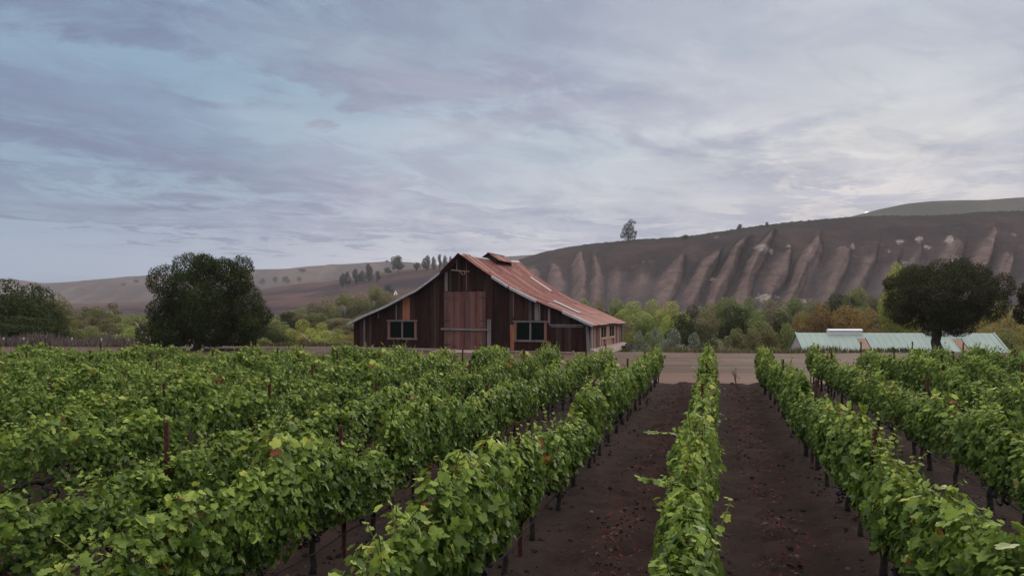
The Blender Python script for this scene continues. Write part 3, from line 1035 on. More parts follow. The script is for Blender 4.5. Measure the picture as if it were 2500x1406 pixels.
# side windows, paired, with bare pine boards down to the foundation
for v0, v1, z0, z1 in SW:
    fr = MB()
    fr.box(BW + 0.03, BW + 0.12, v0 - 0.32, v0 + 0.04, 0.30, 2.22)
    fr.box(BW + 0.03, BW + 0.12, v1 - 0.04, v1 + 0.32, 0.30, 2.22)
    fr.box(BW + 0.03, BW + 0.11, v0 + 0.04, v1 - 0.04, z1, z1 + 0.09)
    f_o = fr.build('window', M['pink_wood'], barn)
    MB().box(BW + 0.03, BW + 0.17, v0 + 0.04, v1 - 0.04, z0 - 0.16, z0).build('sill', M['pink_wood'], f_o)
    mid = v0 + (v1 - v0) * 0.52
    MB().box(BW + 0.03, BW + 0.085, mid - 0.09, mid + 0.09, z0, z1).build('mullion', M['grey_wood'], f_o)
    for a, b in ((v0 + 0.04, mid - 0.09), (mid + 0.09, v1 - 0.04)):
        MB().box(BW + 0.025, BW + 0.045, a, b, z0, z1).build('pane', M['glass'], f_o)
    MB().box(BW + 0.066, BW + 0.10, v0 + 0.5, v0 + 0.95, 0.30, z0 - 0.165).build('apron_board', M['pink_wood'], f_o)


# roof of separate rusted sheets, lapped down the slope
def roof_side(side):
    m = MB()
    stops = [RU, 13.35, 15.95, 18.4, 20.9, 23.25] if side > 0 else [RU, 9.35, 6.85, 4.4, 1.9, -0.42]
    r = random.Random(3 if side > 0 else 4)
    n = len(stops) - 1
    for j in range(n):
        ua, ub = stops[j], stops[j + 1] + side * (0.14 if j < n - 1 else 0.0)
        v = -0.45
        first = True
        while v < BL + 0.40:
            ww = min(r.uniform(0.58, 0.74), BL + 0.46 - v)
            a, b = v, v + ww + 0.04
            ua_j, ub_j = ua, ub + side * r.uniform(-0.05, 0.07)
            lift = 0.05 + 0.018 * (n - j) + r.uniform(0, 0.012)
            steps = 3
            ps = []
            for i in range(steps + 1):
                t = i / steps
                u = ua_j + (ub_j - ua_j) * t
                av = a
                if first and j == 0:
                    av = -1.25 + 0.7 * t
                elif first:
                    av = a + r.uniform(-0.07, 0.05)
                ps.append((u, av, roof_z(u, av) + lift, b, roof_z(u, b) + lift))
            for i in range(steps):
                p, q = ps[i], ps[i + 1]
                pts = [(p[0], p[1], p[2]), (q[0], q[1], q[2]), (q[0], q[3], q[4]), (p[0], p[3], p[4])]
                if side < 0:
                    pts = [pts[0], pts[3], pts[2], pts[1]]
                if i == 0:
                    b0 = len(m.v)
                    # one joined strip per sheet so the sheet keeps a single tone
                    for s_ in ps:
                        m.v += [(s_[0], s_[1], s_[2] - 0.025), (s_[0], s_[1], s_[2]), (s_[0], s_[3], s_[4]), (s_[0], s_[3], s_[4] - 0.025)]
                k0, k1 = b0 + i * 4, b0 + (i + 1) * 4
                fs = [(k0 + 1, k1 + 1, k1 + 2, k0 + 2), (k0, k0 + 3, k1 + 3, k1), (k0, k1, k1 + 1, k0 + 1), (k0 + 3, k0 + 2, k1 + 2, k1 + 3)]
                if i == 0:
                    fs.append((k0, k0 + 1, k0 + 2, k0 + 3))
                if i == steps - 1:
                    fs.append((k1, k1 + 3, k1 + 2, k1 + 1))
                m.f += fs
            first = False
            v += ww
    return m


roof_r = roof_side(1).build('roof', M['roof'], barn)
roof_l = roof_side(-1).build('roof', M['roof'], barn)


def roof_patch(u0, u1, v0, v1, lift=0.168):
    m = MB()
    n = 5
    for i in range(n):
        ua, ub = u0 + (u1 - u0) * i / n, u0 + (u1 - u0) * (i + 1) / n
        q = []
        for dz_ in (lift - 0.02, lift):
            q += [(ua, v0, roof_z(ua, v0) + dz_), (ub, v0, roof_z(ub, v0) + dz_), (ub, v1, roof_z(ub, v1) + dz_), (ua, v1, roof_z(ua, v1) + dz_)]
        m.hexa(q)
    return m


roof_patch(13.6, 15.85, 11.8, 12.45).build('patch_sheet', M['pale_metal'], roof_r)
roof_patch(18.25, 20.75, 4.4, 5.3).build('patch_sheet', M['pale_metal'], roof_r)
rid = MB()
for v0, v1 in ((-1.2, 2.1), (2.0, 5.9), (10.0, 12.4), (12.3, BL + 0.5)):
    for sg in (1, -1):
        q = []
        for lf in (0.155, 0.175):
            q += [(RU - 0.01, v0, roof_z(RU, v0) + lf), (RU + sg * 0.22, v0, roof_z(RU + sg * 0.22, v0) + lf),
                  (RU + sg * 0.22, v1, roof_z(RU + sg * 0.22, v1) + lf), (RU - 0.01, v1, roof_z(RU, v1) + lf)]
        rid.hexa(q)
    rid.build('ridge_cap', M['pale_metal'], roof_r)
    rid = MB()
# pale flashing along the rake
for u0, u1 in ((14.2, 15.7), (15.85, 18.3), (20.6, 23.2), (-0.4, 2.0), (1.9, 4.3), (4.3, 6.8), (6.8, 9.2)):
    q = MB()
    n = 4
    for i in range(n):
        ua, ub = u0 + (u1 - u0) * i / n, u0 + (u1 - u0) * (i + 1) / n
        za, zb = roof_z(ua, -0.5), roof_z(ub, -0.5)
        q.hexa([(ua, -0.57, za - 0.05), (ub, -0.57, zb - 0.05), (ub, -0.535, zb - 0.05), (ua, -0.535, za - 0.05),
                (ua, -0.57, za + 0.17), (ub, -0.57, zb + 0.17), (ub, -0.30, zb + 0.185), (ua, -0.30, za + 0.185)])
    q.build('rake_flashing', M['pale_metal'], roof_r if u0 > RU else roof_l)
v = 0.1
while v < BL:
    MB().bar((BW - 0.4, v, 2.36), (BW + 0.32, v, 2.17), 0.09, 0.12).build('rafter_tail', M['grey_wood'], roof_r)
    v += 0.85

# small gabled vent astride the ridge
cu = MB()
for sg in (1, -1):
    for v in (6.05, 9.9):
        cu.box(RU + sg * 0.85 - 0.05, RU + sg * 0.85 + 0.05, v - 0.05, v + 0.05, 7.8, 8.52)
    cu.box(RU + sg * 0.85 - 0.03, RU + sg * 0.85 + 0.03, 6.1, 9.85, 8.30, 8.36)
for v in (6.02, 9.95):
    cu.add([(RU - 0.9, v, 7.9), (RU + 0.9, v, 7.9), (RU + 0.9, v, 8.45), (RU, v, 9.08), (RU - 0.9, v, 8.45),
            (RU - 0.9, v + 0.03, 7.9), (RU + 0.9, v + 0.03, 7.9), (RU + 0.9, v + 0.03, 8.45), (RU, v + 0.03, 9.08), (RU - 0.9, v + 0.03, 8.45)],
           [(0, 1, 2, 3, 4), (9, 8, 7, 6, 5), (0, 5, 6, 1), (1, 6, 7, 2), (2, 7, 8, 3), (3, 8, 9, 4), (4, 9, 5, 0)])
cu_o = cu.build('roof_vent', M['plank'], barn)
cr = MB()
for sg in (1, -1):
    v = 5.72
    while v < 10.2:
        vb = min(v + 0.66, 10.25)
        q = []
        for lf in (0.0, 0.025):
            q += [(RU, v, 9.16 + lf), (RU + sg * 1.15, v, 8.42 + lf), (RU + sg * 1.15, vb, 8.42 + lf), (RU, vb, 9.16 + lf)]
        cr.hexa(q)
        v = vb + 0.002
cr_o = cr.build('vent_roof', M['roof'], cu_o)
MB().bar((RU, 5.7, 9.2), (RU, 10.27, 9.2), 0.22, 0.05).build('vent_ridge', M['pale_metal'], cu_o)

# ------------------------------------------------------------------ long low shed with a pale green roof
SHL, SHW, SZR, SZE = 19.2, 2.75, 1.32, -0.62
shed = empty('shed', (29.06, 70.0, 0), R(-5))
tag(shed, 'long low shed with pale green metal roof behind the lone round oak', 'shed')
m_teal, n_, b_, o_ = material('pale_green_roof')
pp = coords(n_)
n_.put(b_.inputs['Base Color'], n_.mix(n_.step(n_.noise(pp, 0.6, 5, 0.6), 0.35, 0.7), (0.265, 0.335, 0.298), (0.305, 0.370, 0.335)))
b_.inputs['Roughness'].default_value = 0.5
b_.inputs['Specular IOR Level'].default_value = 0.35
wl = MB()
wl.box(0.15, SHL - 0.15, -SHW + 0.25, SHW - 0.25, -4.8, SZE + 0.05)
for x in (0.15, SHL - 0.17):
    wl.add([(x, -SHW + 0.25, SZE + 0.05), (x, SHW - 0.25, SZE + 0.05), (x, 0, SZR - 0.12),
            (x + 0.02, -SHW + 0.25, SZE + 0.05), (x + 0.02, SHW - 0.25, SZE + 0.05), (x + 0.02, 0, SZR - 0.12)],
           [(0, 2, 1), (3, 4, 5), (0, 3, 5, 2), (1, 2, 5, 4)])
wl.build('wall', plain('shed_siding', (0.42, 0.36, 0.345), 0.8, var=0.08), shed)
for sg in (-1, 1):
    rf = MB()
    q = []
    for lf in (-0.03, 0.0):
        a = [(0, 0, SZR + lf), (0, sg * SHW, SZE + lf), (SHL, sg * SHW, SZE + lf), (SHL, 0, SZR + lf)]
        q += a if sg < 0 else [a[0], a[3], a[2], a[1]]
    rf.hexa(q)
    r_o = rf.build('roof', m_teal, shed)
    se = MB()
    i = 0
    x = 0.0
    while x <= SHL + 0.01:
        xx = min(max(x, 0.02), SHL - 0.02)
        se.bar((xx, sg * 0.05, SZR - 0.025), (xx, sg * (SHW - 0.01), SZE + 0.02), 0.028, 0.02)
        x += 0.64
    se.build('seams', m_teal, r_o)
    if sg < 0:
        MB().bar((0, -SHW - 0.02, SZE - 0.03), (SHL, -SHW - 0.02, SZE - 0.03), 0.06, 0.10).build('gutter', M['white'], r_o)
        for xx in (0.0, SHL):
            MB().bar((xx, 0, SZR + 0.05), (xx, -SHW, SZE + 0.05), 0.16, 0.06).build('rake_trim', m_teal, r_o)
        for x0, x1 in ((5.75, 6.5), (14.85, 15.6)):
            def on(xv, t, lf):
                return (xv, -SHW * t, SZR + (SZE - SZR) * t + lf)
            sk = MB().hexa([on(x0, .30, .005), on(x0, .88, .005), on(x1, .88, .005), on(x1, .30, .005),
                            on(x0, .30, .05), on(x0, .88, .05), on(x1, .88, .05), on(x1, .30, .05)])
            s_o = sk.build('skylight', plain('sunlit_skylight', (0.30, 0.215, 0.175), 0.5, var=0.15, scale=2), shed)  # warm sun reflection put into the tan panel colour
            rr = MB()
            for i in range(4):
                xv = x0 + 0.10 + i * 0.17
                rr.bar(on(xv, .31, .07), on(xv, .87, .07), 0.045, 0.05)
            rr.build('ribs', plain('sunlit_rib', (0.42, 0.25, 0.15), 0.5, var=0.1), s_o)  # orange stripes paint the sun's reflection on the ribs
            MB().bar(on(x1 + .04, .29, .03), on(x1 + .04, .89, .03), 0.07, 0.10).build('curb', M['dark_steel'], s_o)
for x0, x1 in ((3.2, 6.45), (12.9, 16.3)):
    v_ = MB()
    v_.box(x0, x1, -0.34, 0.34, SZR - 0.22, SZR + 0.24)
    v_.add([(x0 - 0.05, -0.42, SZR + 0.24), (x1 + 0.05, -0.42, SZR + 0.24), (x1 + 0.05, 0.42, SZR + 0.24), (x0 - 0.05, 0.42, SZR + 0.24),
            (x0 - 0.05, 0, SZR + 0.40), (x1 + 0.05, 0, SZR + 0.40)],
           [(0, 1, 5, 4), (2, 3, 4, 5), (0, 4, 3), (1, 2, 5), (3, 2, 1, 0)])
    v_.build('ridge_vent', M['white'], shed)

# ------------------------------------------------------------------ white tent on the brown slope
p = hit(966, 719)
sc_ = p.y / F
tp = empty('tent', p)
tag(tp, 'tiny white cone tent far off on the brown slope', 'tent')
tr_ = 5.6 * sc_
th = 10.0 * sc_
ct = MB()
nseg = 14
ct.v = [(tr_ * math.cos(2 * math.pi * i / nseg), tr_ * math.sin(2 * math.pi * i / nseg), -0.3) for i in range(nseg)] + [(0, 0, th)]
ct.f = [(i, (i + 1) % nseg, nseg) for i in range(nseg)]
c_o = ct.build('canvas', M['canvas'], tp)
MB().add([(-0.1 * tr_, -1.0 * tr_, 0.05), (0.45 * tr_, -0.93 * tr_, 0.05), (0.16 * tr_, -0.42 * tr_, th * 0.62)], [(0, 1, 2)]).build('door_flap', M['dark_steel'], tp)
pl = MB()
for a in (0.4, 1.9, 3.3, 4.8):
    pl.tube([(0.12 * math.cos(a), 0.12 * math.sin(a), th * 0.96), (-0.5 * math.cos(a), -0.5 * math.sin(a), th * 1.14)], 0.06, 4)
pl.build('poles', M['bark'], tp)
# ------------------------------------------------------------------ trees
def leaf_quads(P, nrm, size, rng, aspect=0.55, fold=0.15):
    """one folded rhombus per point"""
    n = len(P)
    t = rng.normal(size=(n, 3))
    t -= nrm * np.sum(t * nrm, 1, keepdims=True)
    t /= np.linalg.norm(t, axis=1, keepdims=True) + 1e-9
    b = np.cross(nrm, t)
    L = (size * rng.uniform(0.6, 1.3, n))[:, None]
    a0 = P - t * L * 0.5
    a1 = P + b * L * aspect * 0.5 - nrm * L * fold
    a2 = P + t * L * 0.5
    a3 = P - b * L * aspect * 0.5 - nrm * L * fold
    V = np.stack([a0, a1, a2, a3], 1).reshape(-1, 3)
    Fc = np.arange(n * 4).reshape(n, 4)
    return V, Fc


def crown_mesh(name, lobes, n, size, mat, seed, aspect=0.55, outward=0.7, inner=0.55, gaps=0.42, up=0.15, zmin=None):
    rng = np.random.default_rng(seed)
    Lb = np.array(lobes, float)
    area = (Lb[:, 3] * Lb[:, 4] + Lb[:, 4] * Lb[:, 5] + Lb[:, 3] * Lb[:, 5])
    idx = rng.choice(len(Lb), int(n * 1.9), p=area / area.sum())
    d = rng.normal(size=(len(idx), 3))
    d /= np.linalg.norm(d, axis=1, keepdims=True)
    c, r = Lb[idx, :3], Lb[idx, 3:6]
    az_ = np.arctan2(d[:, 1], d[:, 0])
    wob = fbm(az_ * 1.6 + idx * 7.1, d[:, 2] * 2.6 + idx * 3.3, seed, 4, 0.6)
    rad = (inner + (1 - inner) * rng.random(len(idx)) ** 0.5) * (0.70 + 0.62 * wob)
    P = c + d * r * rad[:, None]
    keep = wob + rng.normal(size=len(idx)) * 0.07 > gaps
    # thin out what lies deep inside other lobes
    for j in range(len(Lb)):
        q = np.linalg.norm((P - Lb[j, :3]) / Lb[j, 3:6], axis=1)
        keep &= ~((q < 0.55) & (idx != j) & (rng.random(len(idx)) < 0.75))
    if zmin is not None:
        keep &= P[:, 2] > zmin
    P, d = P[keep][:n], d[keep][:n]
    nr = d * outward + rng.normal(size=P.shape) * 0.55 + np.array([0, 0, up])
    nr /= np.linalg.norm(nr, axis=1, keepdims=True)
    V, Fc = leaf_quads(P, nr, size, rng, aspect)
    return mesh_np(name, V, Fc, mat)


def trunk_mesh(name, h, r, targets, mat, seed, lean=(0, 0)):
    """tapered bole, then limbs reaching into the crown"""
    rg = random.Random(seed)
    m = MB()
    top = Vector((lean[0], lean[1], h))
    pts, rad = [], []
    for i in range(6):
        t = i / 5
        p = Vector((lean[0] * t ** 1.3, lean[1] * t ** 1.3, h * t - 0.3 * (1 - t)))
        p += Vector((rg.uniform(-1, 1), rg.uniform(-1, 1), 0)) * r * 0.35 * (0 < i < 5)
        pts.append(p)
        rad.append(r * (1.35 - 0.35 * min(1, t * 4) - 0.35 * t))
    m.tube(pts, rad, 9)
    for tg in targets:
        tg = Vector(tg)
        st = pts[-1] if rg.random() < 0.6 else pts[-2]
        mid = st.lerp(tg, 0.5) + Vector((rg.uniform(-1, 1), rg.uniform(-1, 1), rg.uniform(-0.3, 0.6))) * (tg - st).length * 0.14
        q = [st, st.lerp(mid, 0.5) + Vector((rg.uniform(-.1, .1), rg.uniform(-.1, .1), 0)) * h * 0.1, mid, mid.lerp(tg, 0.6), tg]
        m.tube(q, [r * 0.58, r * 0.46, r * 0.34, r * 0.2, r * 0.07], 6)
    return m.mesh(name, mat, True)


def lobes_px(spec, Y, base, seed, flat=0.85, grow=0.92):
    """crown lobes from their centres and radii in the picture, given depth at random"""
    rg = random.Random(seed)
    s = Y / F
    out = []
    R_all = max(l[2] for l in spec) * s
    for (px, py, r) in spec:
        c = at(px, py, Y)
        out.append((c.x - base.x, rg.uniform(-0.8, 0.8) * R_all, c.z - base.z, r * s * grow, r * s * grow, r * s * flat * 1.07))
    return out


# the spreading oak left of the barn
b = Vector((*at(478, 855, 62).xy, 0))
t = empty('oak_tree', b)
tag(t, 'big dark spreading oak at the yard edge left of the barn', 'tree')
LO = [(450, 842, 34), (545, 842, 30), (590, 838, 26), (500, 790, 70), (384, 800, 36), (376, 838, 26), (632, 806, 22), (400, 762, 40), (626, 770, 26), (452, 652, 40), (478, 640, 28), (520, 648, 28), (592, 652, 30), (560, 662, 34), (500, 668, 48), (545, 690, 62), (432, 688, 44), (600, 690, 34), (470, 712, 60), (412, 742, 46),
      (395, 780, 42), (388, 818, 36), (450, 770, 66), (520, 755, 72), (590, 738, 52), (622, 752, 36), (632, 790, 30), (590, 795, 52), (530, 808, 46), (430, 815, 46),
      (392, 842, 26), (560, 828, 34), (612, 820, 26), (420, 842, 22), (520, 838, 26)]
lb = lobes_px(LO, 62, b, 5)
link('crown', crown_mesh('oak_crown', lb, 95000, 0.145, M['oak'], 1, 0.6, 0.75, gaps=0.35, zmin=0.3), t)
link('trunk', trunk_mesh('oak_trunk', 3.0, 0.34, [lb[i][:3] for i in (15, 18, 19, 22, 23, 24, 27, 16, 14, 12, 9)], M['bark'], 3, (1.1, 0.3)), t)

# the lone round oak before the shed
b = Vector((*at(2288, 860, 58).xy, -0.05))
t = empty('oak_tree', b)
tag(t, 'lone round dark oak with bare trunk standing before the pale green shed', 'tree')
RO = [(2298, 722, 84), (2250, 715, 62), (2345, 718, 60), (2215, 750, 46), (2380, 745, 44), (2330, 690, 50), (2270, 690, 50), (2205, 690, 38), (2245, 672, 36), (2290, 664, 38), (2340, 660, 36), (2385, 675, 38), (2415, 700, 36), (2425, 735, 32), (2190, 730, 36), (2180, 765, 28), (2230, 730, 52),
      (2300, 715, 66), (2365, 730, 58), (2400, 765, 36), (2215, 775, 36), (2260, 770, 46), (2320, 775, 50), (2370, 785, 36), (2235, 800, 22), (2345, 803, 22), (2290, 795, 30), (2185, 690, 20)]
lb = lobes_px(RO, 58, b, 8, 0.82, 0.86)
link('crown', crown_mesh('oak_crown', lb, 85000, 0.13, M['dark_oak'], 2, 0.55, 0.7, gaps=0.36), t)
tm = trunk_mesh('oak_trunk', 2.9, 0.43, [lb[i][:3] for i in (16, 17, 18, 21, 22, 9, 11, 14)], M['bark'], 6, (0.15, 0))
tr_o = link('trunk', tm, t)
lim = MB().tube([(0.02, 0, 1.75), (-0.45, -0.1, 1.95), (-1.0, -0.15, 2.02), (-1.45, -0.1, 2.6), (-1.9, 0, 3.2)], [0.17, 0.15, 0.13, 0.11, 0.05], 7)
lim.build('limb', M['bark'], t, True)

# the oak cut by the frame at the far right
b = Vector((*at(2560, 862, 56).xy, -0.05))
t = empty('oak_tree', b)
tag(t, 'near black oak cut off by the right edge of the picture', 'tree')
lb = lobes_px([(2530, 720, 44), (2570, 700, 60), (2508, 740, 28), (2535, 765, 34), (2600, 730, 60), (2570, 770, 50)], 56, b, 9)
link('crown', crown_mesh('oak_crown', lb, 14000, 0.20, M['dark_oak'], 3, 0.6, 0.7, gaps=0.33), t)
link('trunk', trunk_mesh('oak_trunk', 2.6, 0.3, [l[:3] for l in lb[:4]], M['bark'], 8), t)


# generic crowns, 8 m tall and 7 m across, scaled tree by tree
def tree_model(kind, mat, bark, seed, shape, n, size, gaps=0.40, low=True):
    rg = random.Random(seed)
    lobes = []
    if shape == 'round':
        for i in range(13):
            a, q = rg.uniform(0, 6.28), math.sqrt(rg.random())
            z = rg.uniform(2.2, 6.4)
            wid = 2.5 * math.sqrt(max(0.1, 1 - ((z - 3.9) / 3.4) ** 2))
            r = rg.uniform(1.0, 1.6)
            lobes.append((math.cos(a) * q * wid, math.sin(a) * q * wid, z, r, r, r * 0.85))
        lobes += [(0, 0, 6.7, 1.3, 1.3, 1.1), (0, 0, 4, 2.2, 2.2, 2.2)]
    elif shape == 'bush':
        for i in range(14):
            a, q = rg.uniform(0, 6.28), math.sqrt(rg.random())
            z = rg.uniform(0.8, 5.9) * (1.1 - 0.35 * q)
            r = rg.uniform(0.9, 1.7)
            lobes.append((math.cos(a) * q * 2.6, math.sin(a) * q * 2.6, z, r, r, r))
        lobes += [(0, 0, 6.4, 1.3, 1.3, 1.4)]
    elif shape == 'tall':
        for i in range(13):
            z = 1.8 + 5.4 * (i + 0.5) / 13
            wid = 1.9 * math.sin(math.pi * min(0.96, 0.2 + 0.75 * (z - 1.5) / 6.3))
            a = rg.uniform(0, 6.28)
            r = rg.uniform(0.8, 1.35)
            lobes.append((math.cos(a) * wid, math.sin(a) * wid, z, r, r, r * 1.15))
    elif shape == 'sparse':
        for i in range(9):
            a, q = rg.uniform(0, 6.28), rg.uniform(0.3, 1)
            r = rg.uniform(0.7, 1.25)
            lobes.append((math.cos(a) * q * 2.6, math.sin(a) * q * 2.6, rg.uniform(4.6, 7.2) - q, r, r, r * 0.6))
    cm = crown_mesh(kind + '_crown', lobes, n, size, mat, seed, 0.6, 1.5 if shape in ('round', 'bush') else 0.9, inner=0.72, gaps=gaps - 0.06, up=0.35)
    hh = {'round': 2.4, 'bush': 1.0, 'tall': 2.2, 'sparse': 3.4}[shape]
    tg = [l[:3] for l in rg.sample(lobes, min(7, len(lobes)))]
    tm = trunk_mesh(kind + '_trunk', hh, 0.24 if shape != 'sparse' else 0.17, tg, bark, seed + 1, (rg.uniform(-.5, .5), 0))
    return cm, tm


MODELS = {}
for nm, mt, shapes in (('bright', 'bright', ('round', 'bush')), ('green', 'green', ('round', 'bush', 'tall')), ('olive', 'olive', ('round', 'bush', 'tall')),
                       ('rust', 'rust', ('round', 'bush')), ('yellow', 'yellow', ('round', 'bush')), ('grey', 'grey', ('bush',)), ('sparse', 'olive', ('sparse',)), ('dark', 'oak', ('round', 'bush'))):
    MODELS[nm] = []
    for q_, sh in enumerate(shapes):
        for v_ in range(2):
            MODELS[nm].append(tree_model(nm, M[mt], M['pale_bark'] if nm == 'sparse' else M['bark'], 100 + len(MODELS) * 20 + q_ * 4 + v_ * 2, sh,
                                         8500 if sh != 'sparse' else 3600, 0.235 if sh != 'sparse' else 0.20))
for nm, sz in (('euc', 'tall'),):
    MODELS[nm] = [tree_model(nm, M['euc'], M['bark'], 400 + i * 3, 'tall', 2600, 0.42, 0.43) for i in range(3)]
    MODELS[nm] += [tree_model(nm, M['euc'], M['bark'], 420 + i * 3, 'round', 2200, 0.5, 0.40) for i in range(2)]

ORD = ['', 'first', 'second', 'third', 'fourth', 'fifth', 'sixth', 'seventh', 'eighth', 'ninth', 'tenth', 'eleventh', 'twelfth', 'thirteenth', 'fourteenth',
       'fifteenth', 'sixteenth', 'seventeenth', 'eighteenth', 'nineteenth', 'twentieth', 'twenty-first', 'twenty-second', 'twenty-third', 'twenty-fourth', 'twenty-fifth', 'twenty-sixth', 'twenty-seventh', 'twenty-eighth']
LOOK = {'bright': 'bright green', 'green': 'mid green', 'olive': 'dull olive', 'rust': 'rusty brown', 'yellow': 'yellowing', 'grey': 'grey-green', 'sparse': 'thin open', 'dark': 'dark green', 'euc': 'grey'}
rt = random.Random(12)


def plant(name, kind, px, ytop, wpx, Y, label, cat, group, model=None, base=None):
    X = (px - CX) / F * Y
    z0 = ground_at(X, Y) if base is None else base
    top = CAM_H + (HY - ytop) / F * Y
    h = max(1.0, top - z0 + 0.2)
    wd = wpx / F * Y
    cm, tm = MODELS[kind][rt.randrange(len(MODELS[kind])) if model is None else model]
    t = empty(name, (X, Y, z0 - 0.15), rt.uniform(0, 6.28))
    t.scale = (wd / 6.6, wd / 6.6, h / 7.9)
    tag(t, label, cat, group)
    link('trunk', tm, t)
    link('crown', cm, t)
    return t


def tree_row(items, Y0, where, group, name='tree', jitter=6.0):
    items = sorted(items)
    for i, it in enumerate(items):
        px, ytop, wpx, kind = it[:4]
        Y = it[4] if len(it) > 4 else Y0 + rt.uniform(-jitter, jitter)
        plant(name, kind, px, ytop, wpx, Y, '%s %s, %s from the left %s' % (LOOK[kind], name.replace('_', ' '), ORD[i + 1], where), name.split('_')[-1], group)


tree_row([(1385, 735, 80, 'olive'), (1425, 728, 80, 'green'), (1462, 729, 80, 'olive'), (1502, 737, 80, 'green'), (1546, 733, 95, 'bright'), (1592, 729, 95, 'bright'), (1640, 733, 90, 'bright'), (1690, 742, 80, 'dark'),
          (1735, 736, 80, 'olive'), (1780, 727, 85, 'green'), (1830, 724, 90, 'green'), (1880, 729, 95, 'olive'), (1935, 733, 85, 'green'), (1985, 727, 85, 'olive'),
          (2040, 712, 85, 'dark'), (2086, 709, 85, 'green'), (2132, 724, 80, 'olive'), (2180, 732, 80, 'rust'), (2230, 735, 90, 'olive'), (2385, 735, 90, 'green')],
         175, 'in the back row right of the barn', 'back row of riverside trees')
tree_row([(1410, 755, 80, 'green'), (1462, 752, 80, 'dark'), (1520, 768, 85, 'olive'), (1578, 772, 80, 'green'), (1628, 768, 60, 'bright'), (1672, 762, 95, 'dark'), (1730, 752, 85, 'olive'), (1790, 744, 105, 'dark'),  # some crowns coloured dark to stand in for shade between lit tops
          (1850, 755, 95, 'green'), (1905, 762, 95, 'dark'), (1955, 758, 95, 'rust'), (2008, 737, 95, 'rust'), (2064, 742, 100, 'rust'), (2122, 750, 90, 'rust'), (2165, 765, 80, 'olive'), (2250, 770, 120, 'olive'), (2400, 765, 110, 'yellow')],
         122, 'in the middle row right of the barn', 'middle row of riverside trees')
tree_row([(1528, 812, 60, 'green'), (1560, 806, 62, 'grey'), (1600, 800, 78, 'grey'), (1646, 800, 84, 'grey'), (1694, 812, 76, 'grey'), (1738, 812, 80, 'dark'), (1786, 806, 90, 'olive'),  # the dark bush paints a shaded gap among the paler ones
          (1836, 803, 84, 'olive'), (1886, 797, 95, 'olive'), (1930, 800, 80, 'green')],
         80, 'in the front row between barn and shed', 'bushes along the yard edge', 'bush', 3.0)
tree_row([(2440, 705, 80, 'yellow', 120), (2476, 745, 110, 'yellow', 100), (2500, 790, 100, 'yellow', 84), (2455, 800, 80, 'green', 82)],
         110, 'beyond the shed, between the two dark oaks', 'yellowing trees beyond the shed')
plant('tree', 'bright', 2190, 638, 90, 112, 'fresh green treetop rising behind the upper left of the lone round oak', 'tree', None, 0)
tree_row([(738, 748, 70, 'green'), (766, 735, 75, 'olive'), (800, 722, 75, 'olive'), (840, 718, 75, 'green'), (880, 713, 75, 'olive'), (916, 703, 64, 'green'), (946, 709, 64, 'olive'), (976, 735, 60, 'olive'), (1010, 745, 60, 'green')],
         255, 'in the tall dark clump behind the barn', 'tall clump behind the left side of the barn')
tree_row([(600, 775, 80, 'green'), (640, 766, 80, 'olive'), (672, 768, 70, 'green'), (704, 760, 76, 'dark'), (736, 752, 66, 'olive'), (775, 765, 80, 'green'), (830, 775, 90, 'olive'), (880, 770, 90, 'green')],
         175, 'in the back row between oak and barn', 'back row between oak and barn')
tree_row([(655, 798, 80, 'dark', 100), (692, 784, 76, 'green', 108), (738, 778, 90, 'bright', 106), (786, 786, 66, 'bright', 104), (758, 800, 70, 'bright', 88), (824, 802, 78, 'bright', 92), (858, 812, 60, 'rust', 84), (860, 790, 90, 'olive', 110)],
         100, 'in the front row between oak and barn', 'front row between oak and barn')
tree_row([(690, 818, 84, 'dark', 76), (742, 822, 66, 'rust', 76), (640, 826, 60, 'green', 74), (790, 830, 56, 'green', 76), (845, 832, 44, 'olive', 74)],
         76, 'at the yard edge beside the barn', 'low bushes at the yard edge', 'bush')
tree_row([(15, 677, 190, 'dark', 84), (78, 688, 120, 'dark', 88), (50, 706, 150, 'dark', 82), (125, 736, 110, 'dark', 86), (150, 792, 90, 'dark', 82), (90, 722, 130, 'dark', 86), (-50, 695, 150, 'dark', 80), (40, 770, 170, 'dark', 78)],
         84, 'in the dark clump at the frame edge', 'dark clump at the left edge')
tree_row([(140, 714, 100, 'olive', 100), (108, 725, 70, 'rust', 104), (172, 770, 90, 'green', 92), (215, 738, 76, 'sparse', 118), (264, 728, 92, 'sparse', 112), (262, 776, 100, 'olive', 108), (222, 796, 90, 'green', 96), (180, 806, 90, 'green', 86),
          (316, 798, 76, 'bright', 86), (300, 768, 90, 'green', 140), (348, 762, 90, 'green', 145), (382, 770, 60, 'olive', 120), (200, 762, 100, 'olive', 160), (250, 760, 100, 'green', 170), (270, 818, 70, 'olive', 84), (345, 808, 50, 'grey', 88)],
         110, 'between the frame edge and the big oak', 'trees left of the big oak')

# pale leaning dead limb beside the barn
p0, p1 = at(768, 852, 75), at(742, 822, 76)
dl = MB().tube([p0 + Vector((0, 0, -0.6)), at(763, 838, 75), at(753, 830, 75.5), p1, at(733, 812, 76)], [0.16, 0.15, 0.13, 0.10, 0.04], 6)
dl.tube([at(753, 830, 75.5), at(757, 818, 75.5), at(755, 808, 75.5)], [0.09, 0.06, 0.03], 5)
tag(dl.build('dead_limb', M['pale_bark'], None, True), 'pale bare dead limb leaning among the bushes beside the barn', 'dead limb')
dl = MB().tube([at(362, 850, 84), at(352, 820, 84), at(340, 800, 84), at(330, 786, 84)], [0.30, 0.24, 0.17, 0.05], 6)
dl.tube([at(352, 820, 84), at(352, 800, 84), at(362, 780, 84)], [0.18, 0.12, 0.04], 6).tube([at(340, 800, 84), at(344, 786, 84), at(340, 776, 84)], [0.10, 0.07, 0.03], 5)
